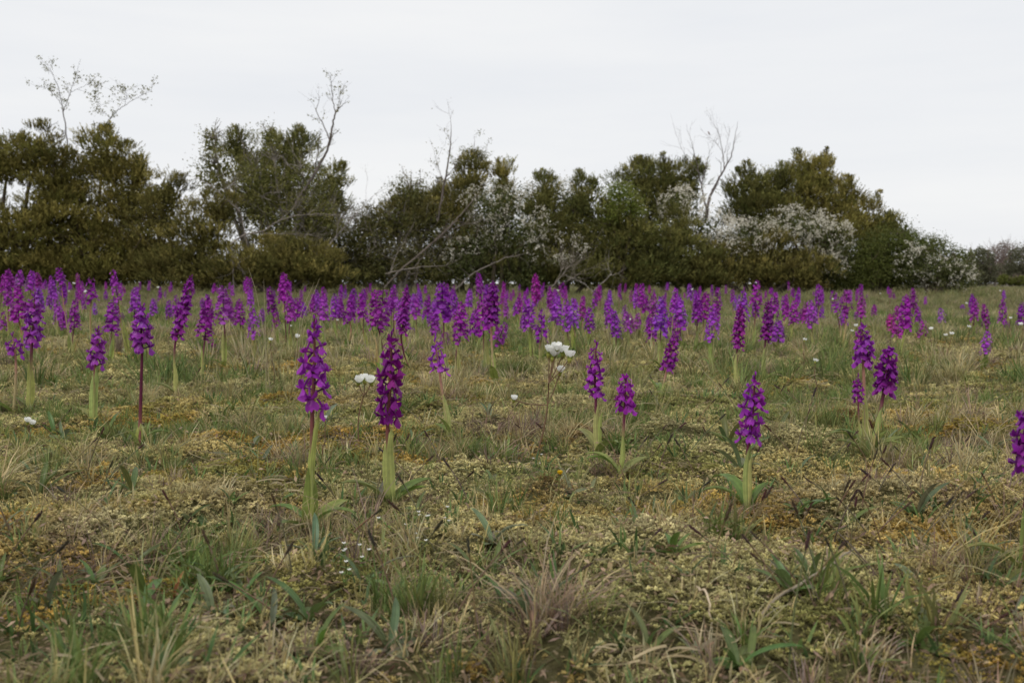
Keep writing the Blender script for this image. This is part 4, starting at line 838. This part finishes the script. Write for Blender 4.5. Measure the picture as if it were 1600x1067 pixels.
# the crowd: x of the spike, its top and its lower end in photo pixels
CROWD = [(2, 427, 459), (12, 420, 447), (31, 421, 446), (51, 421, 449), (60, 425, 449), (90, 416, 440), (96, 430, 462), (82, 436, 466), (12, 438, 476), (26, 446, 500), (6, 485, 520), (88, 464, 500), (100, 485, 517), (118, 466, 511), (97, 513, 543),
 (144, 432, 470), (129, 438, 458), (122, 444, 464), (179, 419, 464), (176, 466, 516), (165, 453, 468), (211, 447, 485), (240, 466, 492), (263, 468, 496), (276, 460, 490), (267, 440, 453), (259, 453, 466), (232, 485, 502), (148, 472, 490), (71, 436, 450), (108, 440, 452), (194, 447, 458),
 (325, 465, 522), (349, 446, 500), (373, 466, 506), (362, 480, 506), (394, 475, 522), (391, 451, 474), (421, 446, 486), (431, 487, 521), (410, 481, 509), (443, 426, 466), (453, 459, 500), (464, 464, 496), (474, 472, 496), (494, 451, 481), (506, 460, 499), (523, 458, 494), (533, 444, 466), (550, 456, 499), (361, 522, 549), (335, 442, 455), (485, 485, 502),
 (564, 457, 497), (585, 451, 510), (600, 449, 506), (615, 447, 480), (609, 462, 488), (670, 459, 488), (664, 483, 504), (676, 485, 523), (690, 439, 496), (700, 481, 506), (706, 449, 461), (658, 455, 465), (702, 513, 541), (708, 475, 500), (722, 470, 528), (735, 449, 478), (747, 424, 456), (743, 480, 522), (752, 462, 516), (793, 498, 535), (790, 457, 474), (790, 470, 496), (811, 463, 490), (818, 489, 517), (654, 505, 526), (612, 511, 522), (566, 505, 517),
 (824, 465, 513), (846, 481, 530), (858, 448, 480), (866, 451, 468), (861, 472, 493), (871, 461, 500), (885, 466, 510), (896, 464, 509), (911, 461, 496), (921, 479, 517), (930, 452, 479), (947, 465, 505), (958, 481, 523), (943, 504, 523), (976, 475, 516), (983, 489, 523), (997, 489, 518), (993, 448, 478), (986, 453, 472), (1009, 459, 486), (1022, 457, 494), (1033, 464, 518), (1014, 492, 520), (1006, 494, 513), (1057, 448, 485), (1061, 485, 528), (1050, 492, 520), (1077, 442, 466), (831, 447, 459), (969, 459, 471),
 (1092, 457, 501), (1104, 455, 498), (1123, 447, 494), (1118, 480, 516), (1077, 500, 513), (1128, 504, 524), (1160, 454, 496), (1150, 460, 484), (1179, 468, 493), (1141, 488, 502), (1212, 455, 492), (1222, 479, 496), (1227, 488, 503), (1243, 466, 502), (1259, 472, 502), (1252, 490, 505), (1277, 481, 499), (1286, 478, 503), (1300, 484, 499), (1308, 482, 494), (1269, 495, 505), (1197, 453, 465), (1180, 456, 465), (1206, 449, 458), (1239, 449, 463), (1271, 455, 463), (1228, 460, 468), (1246, 460, 469), (1274, 467, 475), (1326, 449, 490), (1321, 480, 511),
 (1346, 462, 494), (1355, 459, 470), (1367, 475, 492), (1365, 491, 508), (1376, 480, 493), (1391, 490, 514), (1402, 476, 521), (1415, 460, 508), (1427, 450, 482), (1434, 478, 508), (1443, 499, 525), (1455, 473, 484), (1470, 480, 508), (1521, 464, 498), (1520, 497, 516), (1537, 473, 507), (1567, 465, 501), (1597, 471, 506), (1543, 515, 550), (1487, 532, 544), (1396, 457, 468)]
cr = random.Random(17)
ZONES = ((70, 'before the juniper with the sky gap'), (160, 'before the domed olive juniper'), (240, 'before the rusty side of the domed juniper'), (330, 'before the low tiered brown juniper'), (420, 'before the long fallen bough'), (510, 'before the spreading bronze juniper'), (590, 'before the slanting grey bough'), (670, 'before the olive thicket'), (740, 'before the leaning dark trunk'), (810, 'before the off-white hawthorn'), (880, 'before the brown headed dark juniper'), (950, 'before the bleached fallen branch'), (1020, 'before the massive dark juniper mound'), (1090, 'before the conical dark juniper'), (1160, 'before the bare tree with the bird'), (1240, 'before the low brown juniper hummock'), (1310, 'before the twin pointed juniper'), (1400, 'before the fresh green shrub'), (1500, 'before the last pinkish hawthorn'), (9999, 'before the open field'))
def landmark(px): return next(t for x, t in ZONES if px < x)
def crowd(px, ty, by, extra=False):
    ln = max(4, by - ty); d = min(23.0, 222.0 / ln)
    if ty < HORIZON: d = min(d, .085 * FPX / max(1.0, HORIZON - ty) * (.95 + cr.uniform(0, .2)))
    d = max(d, 3.0)
    for _ in range(6):
        top = P(px, ty, d); gz = T(top.x, d); h = top.z - gz
        if h > .48: d *= .93
        elif h < .17: d *= .93
    L_ = min(.175, max(.055, ln * d / FPX * 1.04)); L_ = min(L_, h * .62)
    tilt = cr.gauss(0, .075) + (.35 if px == 793 else 0); tx = top.x - h * math.tan(tilt)
    gz = T(tx, d); h = top.z - gz
    where = landmark(px)
    pale = cr.random() < .22; red = px in (658, 1391, 1487, 361); far = d > 9.0; tall = h > .41
    slim = L_ < .10
    if red: look, c = 'small reddish magenta', (.34, .016, .20)
    elif far: look, c = 'tiny distant ' + ('violet' if pale else 'purple'), PURPLES[5] if pale else cr.choice(PURPLES[:4])
    else:
        deep = cr.random() < .3 and not pale
        c = PURPLES[5] if pale else cr.choice((PURPLES[1], PURPLES[4])) if deep else cr.choice((PURPLES[0], PURPLES[2], PURPLES[3]))
        look = ('tall ' if tall else 'low ' if h < .27 else '') + ('short headed ' if slim else 'long spiked ' if L_ > .14 else 'full headed ') + ('pale violet' if pale else 'deep purple' if deep else 'bright purple')
    lab = '%s orchid growing %s' % (look, where)
    o = thing('orchid', lab, 'orchid', (tx, d, gz), 'purple orchids of the meadow', cr.uniform(0, 6.28)); rz = o.rotation_euler.z
    o.rotation_mode = 'XYZ'; o.rotation_euler = (Matrix.Rotation(tilt, 4, 'Y') @ Matrix.Rotation(cr.gauss(0, .03), 4, 'X') @ Matrix.Rotation(rz, 4, 'Z')).to_euler()
    st = link('stem', cr.choice(STEMS), o); fat = cr.uniform(.9, 1.25); st.scale = (fat, fat, h - L_ + .004); oc(st, jit((1, 1, 1), cr, .15))
    sp = link('flower_spike', cr.choice(SPARSE) if (cr.random() < .12 and not far) else cr.choice(SPIKES), o, (0, 0, h - L_)); s = cr.uniform(1.0, 1.38); sp.scale = (s, s, L_ / .12); sp.rotation_euler = (0, 0, cr.uniform(0, 6.28)); oc(sp, jit(tuple(v * q for v, q in zip(c, (1.06, 1.1, 1.14))), cr, .15))
    if d < 14:
        for k in range(2 if d < 7 else 1):
            sh = link('sheath_leaf', cr.choice(SHEATHS), o, (0, 0, .0)); q = cr.uniform(.9, 1.35); sh.scale = (q, q, cr.uniform(.9, 1.5)); sh.rotation_euler = (0, 0, cr.uniform(0, 6.28)); oc(sh, jit(cr.choice(SHEATH_GREENS), cr))
    if d < 6: add_basal(o, cr, 2, .9)
for (px, ty, by) in CROWD: crowd(px, ty, by)
# smaller ones glimpsed between and behind the marked spikes
k = 0
while k < 88:
    px = cr.choice([cr.uniform(0, 560), cr.uniform(520, 1120), cr.uniform(520, 1120), cr.uniform(1040, 1600)])
    dd = cr.uniform(4.6, 9.5) if k < 44 else cr.uniform(9, 20); hh = cr.gauss(.30, .05); ty = HORIZON + (EYE - hh) / dd * FPX; by = ty + 222.0 / dd * cr.uniform(.8, 1.1)
    if px > 1420 and cr.random() < .75: continue
    crowd(px, ty, by); k += 1

def far_orchids():
    src = []
    for q in range(5):
        mb = MB(); h = .26 + .03 * q; L_ = .10 + .012 * q; tube(mb, [(0, 0, -.01), (0, 0, h * .5), (0, 0, h)], (.003, .0028, .0015), 4, np.array([(.9, 6, .3), (.9, 5, .3), (.7, 1, .4)]))
        for k in range(26):
            t = k / 26; a = k * 2.4; o_ = norm(np.array([math.cos(a), math.sin(a), .05])); v = rs.uniform(.8, 1.25)
            small_flower(mb, rs, np.array([0, 0, h - L_ + L_ * t]) + o_ * .008, o_, 1.7 - .7 * t, (v, v, v))
        src.append(mb.mesh('orchid', M['grass']))
    n = 110; y = rs.uniform(9, 24, n); x = rs.uniform(-.56, .50, n) * y; keep = (x < .36 * y) | (rs.uniform(0, 1, n) < .3); x, y = x[keep], y[keep]; n = len(x)
    pal = np.array(PURPLES[:4]) * 1.2; c = pal[rs.randint(0, 4, n)] * rs.uniform(.85, 1.2, (n, 1))
    scatter('far_orchids', 'mass of far purple orchids filling the meadow before the bushes', 'orchids', src, np.stack([x, y, terrain(x, y)], -1), np.stack([rs.normal(0, .06, n), rs.normal(0, .06, n), rs.uniform(0, 6, n)], -1), np.repeat(rs.uniform(.85, 1.2, (n, 1)), 3, 1), rs.randint(0, 5, n), c)
far_orchids()

# ------------------------------------------------------------------ saxifrage and other small plants
def petal_mesh(name, ln, wd, bend, mat):
    mb = MB(); leafgrid(mb, (0, 0, 0), (0, 1, .0), (1, 0, 0), ln, wd, [.22, .6, .95, 1.0, .55], bend=bend, fold=.2, nu=5); return mb.mesh(name, mat)
PETALS = [petal_mesh('petal', .0125, .0052, .5, M['white']), petal_mesh('petal', .012, .0055, .8, M['white'])]
def calyx_mesh():
    mb = MB(); t = np.array([(0, 0, -.008), (0, 0, -.005), (0, 0, -.001), (0, 0, .002)])
    tube(mb, t, (.0012, .0028, .0036, .0030), 8, np.array([(.20, .14, .05), (.24, .22, .05), (.33, .36, .07), (.45, .45, .08)]))
    for k in range(5):
        a = k * 1.2566; leafgrid(mb, (math.cos(a) * .003, math.sin(a) * .003, -.001), (math.cos(a) * .5, math.sin(a) * .5, .85), (-math.sin(a), math.cos(a), 0), .006, .0017, [.9, 1, .7, .1], C=(.22, .26, .06))
    return mb.mesh('calyx', M['plain'])
CALYX = calyx_mesh()
def whole_flower():
    mb = MB()
    for k in range(5):
        a = k * 1.2566; el = .75
        leafgrid(mb, (math.cos(a) * .002, math.sin(a) * .002, 0), (math.cos(a) * math.cos(el), math.sin(a) * math.cos(el), math.sin(el)), (-math.sin(a), math.cos(a), 0), .0125, .0055, [.25, .7, 1, .95, .5], bend=-.5, fold=0, nu=3)
    return mb.mesh('flower', M['white'])
WFLOWER = whole_flower()
def sax_flower(root, p, s, fine, tilt):
    f = link('flower', CALYX, root, p); f.scale = (s, s, s); f.rotation_euler = (tilt[0], tilt[1], rnd.uniform(0, 6))
    if fine:
        for k in range(5):
            q = link('petal', PETALS[k % 2], f, (0, 0, .001)); q.rotation_euler = Euler((R(rnd.uniform(38, 58)), 0, k * 1.2566 + rnd.uniform(-.1, .1)), 'XYZ'); q.location = (-math.sin(q.rotation_euler.z) * .0015, math.cos(q.rotation_euler.z) * .0015, .0005)
    else:
        q = link('petals', WFLOWER, f)
def saxifrage(label, flowers, base, fine=False, s=1.0, dist=None, group='white saxifrages', C=(.20, .12, .07)):
    g = ground_px(*base) if dist is None else None
    if dist is not None: q = P(base[0], HORIZON, dist); g = Vector((q.x, dist, T(q.x, dist)))
    o = thing('saxifrage', label, 'flower', g, group); mb = MB(); d = g.y
    tops = [np.array(P(f[0], f[1], d + rnd.uniform(-.012, .012)) - g) for f in flowers]
    fork = np.mean(tops, 0) * .62 + np.array([rnd.gauss(0, .004), 0, 0]); 
    if len(tops) > 1: fork = np.mean(tops, 0) * .80; 
    t = np.linspace(0, 1, 8)[:, None]; main = fork * t + np.array([.008, 0, 0]) * np.sin(t * math.pi) * rnd.choice((-1, 1)); main[0, 2] = -.01
    tube(mb, main, np.linspace(.0017, .0013, 8) * (s ** .4), 6, C)
    for i, tp in enumerate(tops):
        f = flowers[i]; st = main[5] if (len(f) > 2 and f[2] == 'low') else fork
        tt = np.linspace(0, 1, 5)[:, None]; pp = st * (1 - tt) + tp * tt; pp[:, 2] -= np.sin(tt[:, 0] * math.pi) * .004
        tube(mb, pp, np.full(5, .0011) * (s ** .4), 5, C)
    link('stem', mb.mesh('stem', M['plain']), o)
    for i, tp in enumerate(tops):
        sax_flower(o, tp, s * (flowers[i][3] if len(flowers[i]) > 3 else 1), fine, (R(rnd.uniform(-25, 15)), R(rnd.uniform(-25, 25))))
    return o
saxifrage('tall white saxifrage with a crowded flower head on a slanting brown stem', [(858, 552), (869, 548), (880, 552), (890, 560), (875, 582, 'low', .8), (864, 558), (803, 625, 'low', .6)], (836, 718), True, 1.6)
saxifrage('white saxifrage flowers beside the drooping magenta orchid', [(560, 598), (570, 595), (580, 598)], (562, 700), True, 1.35)
saxifrage('single closed white saxifrage bud beside the spotted leaf orchid', [(508, 655)], (511, 745), True, .65)
saxifrage('white saxifrage flower hugging the turf below the tall violet orchid', [(43, 660), (50, 664)], (38, 700), True, .95)
saxifrage('white saxifrage flower on the side of the spotted leaf orchid toward the leaning orchid', [(422, 533)], (425, 612), True, 1.05)
saxifrage('white saxifrage flower touching the top of the spotted leaf orchid', [(464, 528)], (468, 612), True, 1.05)
saxifrage('upward facing white saxifrage just above the tallest orchid of the clump', [(1338, 511)], (1336, 600), True, 1.0)
SF = 'small white saxifrage growing in the grass '
for (x, y, s, d) in [(1257, 532, 1, 4.2), (1274, 565, 1, 3.4), (1478, 525, 1, 4.6), (1487, 523, 1.2, 4.7), (1514, 512, 1.1, 5.2), (1455, 515, 1.1, 5.0), (1331, 518, .9, 5), (1595, 508, 1.3, 5.4), (1579, 498, 1, 6), (1510, 475, 1.3, 9), (872, 455, 1.8, 14), (115, 444, 1.3, 8), (29, 444, 1.3, 8), (133, 457, 1.5, 8), (247, 450, 1.3, 10), (1082, 453, 1, 8), (1069, 492, 1.1, 6), (527, 501, .8, 6), (617, 478, 1, 7.5), (454, 510, .8, 6), (985, 500, .8, 6), (1302, 468, 1.5, 14), (753, 497, .8, 6), (108, 456, 1, 9), (1375, 459, 1.3, 16), (1563, 455, 1.4, 16), (632, 690, .5, 2.4)]:
    saxifrage(SF + landmark(x), [(x, y)], (x + rnd.uniform(-6, 6), 0), False, s, d)

def leaf_only(name, ln, wd, rise, arch, fold=.35, shape=1.1):
    return make_leaf_mesh(name, ln, wd, rise, arch, LEAFC, 8, fold, 0, shape)
HLEAF = [leaf_only('leaf', .055, .0055, .8, .7), leaf_only('leaf', .04, .0075, .5, .5), leaf_only('leaf', .07, .005, 1.1, .9), leaf_only('leaf', .035, .009, .35, .4, .2)]
HERB = [(.135, .168, .078), (.12, .170, .050), (.17, .195, .105), (.11, .155, .040)]
NEAR = ((486, 836, 'the spotted leaf orchid'), (609, 792, 'the drooping magenta orchid'), (704, 684, 'the leaning pale violet orchid'), (836, 718, 'the tall white saxifrage'), (968, 746, 'the stubby headed orchid'), (1168, 806, 'the lone orchid on ochre moss'), (1355, 710, 'the leafy orchid clump of three'), (1584, 905, 'the orchid with the arching strap leaf'), (217, 702, 'the crimson stemmed orchid'), (146, 662, 'the loose flowered violet orchid'), (46, 642, 'the tall violet orchid'), (1150, 612, 'the twin dense orchids'), (1031, 622, 'the strongly leaning small orchid'), (277, 618, 'the sideways leaning orchid'), (774, 600, 'the tall tan stemmed orchid'), (1280, 912, 'the weathered grey stick'), (830, 965, 'the silvery downy clump'), (272, 935, 'the withered orange herb'), (500, 1020, 'the bright green seedling'))
NEAR = [(ground_px(a, b), t) for a, b, t in NEAR]
def near(px, py):
    g = ground_px(px, py)
    return min(((p - g).length, t) for p, t in NEAR)[1]
HL = ['grey green downy herb rosette', 'fresh green narrow leaved herb']
def herb(px, py, kind, n, s=1.0, label=None, color=None):
    g = ground_px(px, py); lab = label or HL[kind] + ' in the turf near ' + near(px, py)
    o = thing('herb', lab, 'herb', g, 'low herbs in the turf', rnd.uniform(0, 6)); c = color or rnd.choice(HERB[0::2] if kind == 0 else HERB[1::2])
    for k in range(n):
        l = link('leaf', HLEAF[2] if (label and 'withered' in label) else rnd.choice(HLEAF), o); l.rotation_euler = (R(rnd.uniform(-18, 18)), R(rnd.uniform(-15, 15)), k * 2.4 + rnd.uniform(-.4, .4)); q = s * rnd.uniform(.65, 1.2); l.scale = (q, q, q); oc(l, jit(c, rnd, .18))
    return o
herb(492, 868, 0, 6, 1.0, 'blue green rosette at the foot of the spotted leaf orchid', (.135, .175, .095))
herb(830, 965, 0, 14, 1.0, 'large clump of silvery downy leaves in the low turf', (.18, .205, .125))
herb(770, 850, 0, 9, 1.0, 'loose grey leaved herb above the silvery downy clump', (.18, .205, .125))
herb(272, 935, 1, 3, .7, 'herb with withered orange leaves in the moss', (.36, .18, .07))
herb(1036, 900, 1, 2, .45, 'small herb with a withered orange red leaf', (.36, .15, .07))
herb(500, 1020, 1, 7, .55, 'little bright green seedling at the turf edge', (.16, .24, .05))
herb(205, 890, 1, 5, 1.0, 'dark green strap leaved herb with a browned leaf tip', (.09, .13, .04))
for k in range(105):
    t = rnd.random() ** 1.25; py = 640 + t * 410; px = rnd.uniform(-10, 1610)
    herb(px, py, 0 if rnd.random() < .4 else 1, rnd.randint(4, 8), rnd.uniform(.65, 1.15))

# sedge stalks with dark heads
def sedge_head():
    mb = MB(); t = np.linspace(0, 1, 7); tube(mb, np.stack([t * 0, t * 0, t * .022], -1), np.array([.0009, .0017, .0022, .0023, .0020, .0013, .0004]), 6, (1, 1, 1))
    for k in range(26):
        a = k * 2.4; z = .001 + .019 * k / 26; dv = (math.cos(a) * .5, math.sin(a) * .5, .8)
        leafgrid(mb, (math.cos(a) * .0016, math.sin(a) * .0016, z), dv, (-math.sin(a), math.cos(a), 0), .0045, .0011, [.8, 1, .1], C=(1.25, 1.1, 1.0))
    return mb.mesh('flower_head', M['leaf'])
SEDGE = sedge_head()
def sedge(px, py, ln, lean, az, label=None, group='sedge stalks in the grass', dist=None):
    g = ground_px(px, py); label = label or ('upright' if lean < .35 else 'tilted' if lean < .6 else 'low slanting') + ' brown sedge stalk with dark head near ' + near(px, py); o = thing('sedge', label, 'sedge', g, group); mb = MB(); t = np.linspace(0, 1, 7)[:, None]
    dv = np.array([math.cos(az) * math.sin(lean), math.sin(az) * math.sin(lean) * .6, math.cos(lean)]); pts = dv * ln * t + np.array([math.cos(az), 0, 0]) * ln * .18 * t ** 2; pts[0, 2] = -.008
    tube(mb, pts, np.linspace(.0011, .0008, 7), 5, (1, 1, 1)); st = link('stem', mb.mesh('stem', M['stem']), o); oc(st, jit((.17, .13, .075), rnd, .25))
    e = pts[-1] - pts[-2]; hd = link('flower_head', SEDGE, o, pts[-1] - e * .15); q = rnd.uniform(.55, 1.0); hd.scale = (q * .8, q * .8, q * 1.1); hd.rotation_euler = Vector(e).to_track_quat('Z', 'Y').to_euler(); oc(hd, jit((.080, .048, .040), rnd, .3))
for k in range(120):
    t = rnd.random(); py = 560 + t ** 1.1 * 440; px = rnd.uniform(0, 1600) if rnd.random() < .55 else rnd.gauss(1230, 130)
    sedge(px, py, rnd.uniform(.03, .10), rnd.uniform(.1, .85), rnd.choice((0, math.pi)) + rnd.uniform(-.9, .9))
for (x, y, l, le, az) in [(625, 990, .10, .15, 2.6), (700, 985, .10, .45, .2), (690, 960, .11, .7, .1), (745, 1005, .10, .2, 1.8), (660, 820, .07, .3, 2.8), (800, 975, .09, .8, .1), (1232, 1060, .13, .05, 1), (585, 790, .11, .15, .5), (600, 770, .10, .25, .3), (655, 760, .08, .7, 2.9), (1328, 880, .075, .05, 1.2), (1100, 640, .09, .5, .1), (85, 760, .10, .6, .3), (150, 770, .10, .65, .2)]:
    sedge(x, y, l, le, az, 'long purple brown sedge stalk near ' + near(x, y))

# dry grass stalks rising above the orchids, fallen straws, sticks
def stalk(name, label, cat, pxs, d, r, C, group=None):
    mb = MB(); pts = np.array([np.array(P(x, y, d)) for x, y in pxs]); root = np.array([pts[0][0], d, T(pts[0][0], d)])
    pts = np.concatenate([[root - np.array([0, 0, .01])], pts[1:] if abs(pts[0][2] - root[2]) < .05 else pts]); t = np.linspace(0, len(pts) - 1, 14)
    pp = np.stack([np.interp(t, range(len(pts)), pts[:, k]) for k in range(3)], -1)
    tube(mb, pp - root, np.linspace(r, r * .5, 14), 5, C); o = link(name, mb.mesh(name, M['plain'])); o.location = root; tag(o, label, cat, group)
    return o
for (pxs, d) in (([(425, 640), (412, 520), (400, 455), (388, 418)], 3.2), ([(416, 640), (415, 520), (412, 434)], 3.2), ([(460, 640), (472, 500), (500, 434)], 3.2), ([(455, 640), (470, 490), (491, 441)], 3.2), ([(400, 640), (365, 510), (340, 478)], 3.3), ([(1165, 640), (1090, 570), (1058, 548)], 2.9)):
    stalk('grass_stalk', 'thin straw coloured grass stalk rising among the orchids', 'grass stalk', pxs, d, .0011, (.42, .36, .22), 'dry grass stalks among the orchids')
def lying(name, label, cat, pxs, r, C, lift=.012, group=None):
    pts = np.array([np.array(ground_px(x, y)) + np.array([0, 0, lift + l]) for x, y, l in pxs]); t = np.linspace(0, len(pts) - 1, 16)
    pp = np.stack([np.interp(t, range(len(pts)), pts[:, k]) for k in range(3)], -1); pp[1:-1] += rs.normal(0, r * .35, (14, 3)); mb = MB(); o_ = pp[0].copy()
    tube(mb, pp - o_, np.linspace(r, r * .55, 16), 6, C); o = link(name, mb.mesh(name, M['bark'])); o.location = o_; tag(o, label, cat, group)
lying('dead_stick', 'weathered grey stick lying across the ochre moss', 'stick', [(1180, 970, -.004), (1225, 940, .004), (1285, 912, .012), (1335, 892, .024)], .0024, (.30, .25, .19), .006)
lying('straw_stem', 'straight pale straw lying by the yellow flower', 'straw', [(845, 790, -.004), (868, 768, .006), (890, 748, .016)], .0014, (.50, .44, .33), .006)
lying('straw_stem', 'long dry straw stretched over moss at the turf edge', 'straw', [(210, 1000, -.004), (300, 985, .005), (390, 958, .003)], .0016, (.40, .33, .22), .006)
lying('straw_stem', 'short purplish stalk lying in moss below the silvery clump', 'straw', [(1085, 920, -.003), (1105, 950, .012), (1112, 985, -.003)], .0018, (.42, .34, .24), .006)

def buttercup(label, px, py, base, s):
    g = ground_px(*base); o = thing('yellow_flower', label, 'flower', g); d = g.y; tp = np.array(P(px, py, d) - g); mb = MB()
    t = np.linspace(0, 1, 6)[:, None]; pp = tp * t; pp[0, 2] = -.008; tube(mb, pp, np.full(6, .0009), 5, (.16, .18, .05)); link('stem', mb.mesh('stem', M['plain']), o)
    mb = MB()
    for k in range(6):
        a = k * 1.047; leafgrid(mb, (0, 0, 0), (math.cos(a) * .7, math.sin(a) * .7, .7), (-math.sin(a), math.cos(a), 0), .008 * s, .0036 * s, [.3, .9, 1, .5], bend=-.6, C=(.75, .50, .02))
    link('flower', mb.mesh('flower', M['plain']), o, tp)
buttercup('small round yellow flower in the turf by the straight straw', 875, 741, (872, 770), 1.0)
buttercup('yellow flower half hidden behind the drooping magenta orchid', 622, 632, (616, 720), .9)
def chickweed(px, py, n):
    g = ground_px(px, py); label = 'tiny white chickweed sprig near ' + near(px, py); o = thing('chickweed', label, 'herb', g, 'chickweed sprigs in the turf')
    mb = MB(); fl = MB()
    for k in range(n):
        tp = np.array([rnd.gauss(0, .012), rnd.gauss(0, .012), rnd.uniform(.02, .045)]); pp = np.linspace(0, 1, 4)[:, None] * tp; tube(mb, pp, np.full(4, .0007), 4, (.14, .2, .05))
        for q in range(4):
            a = rnd.uniform(0, 6.28); leafgrid(mb, tp * rnd.uniform(.3, .95), (math.cos(a), math.sin(a), .4), (-math.sin(a), math.cos(a), 0), .008, .002, [.4, 1, .8, .1], C=(.14, .21, .05))
        for q in range(5):
            a = q * 1.2566; leafgrid(fl, tp, (math.cos(a), math.sin(a), .6), (-math.sin(a), math.cos(a), 0), .0036, .0014, [.4, 1, .6], C=(1, 1, 1))
    link('stem', mb.mesh('stem', M['plain']), o); link('flower', fl.mesh('flower', M['white'], False), o)
for (x, y) in ((632, 845), (652, 868), (696, 838), (672, 838), (570, 900), (530, 890), (540, 925), (845, 740)): chickweed(x, y, 3)
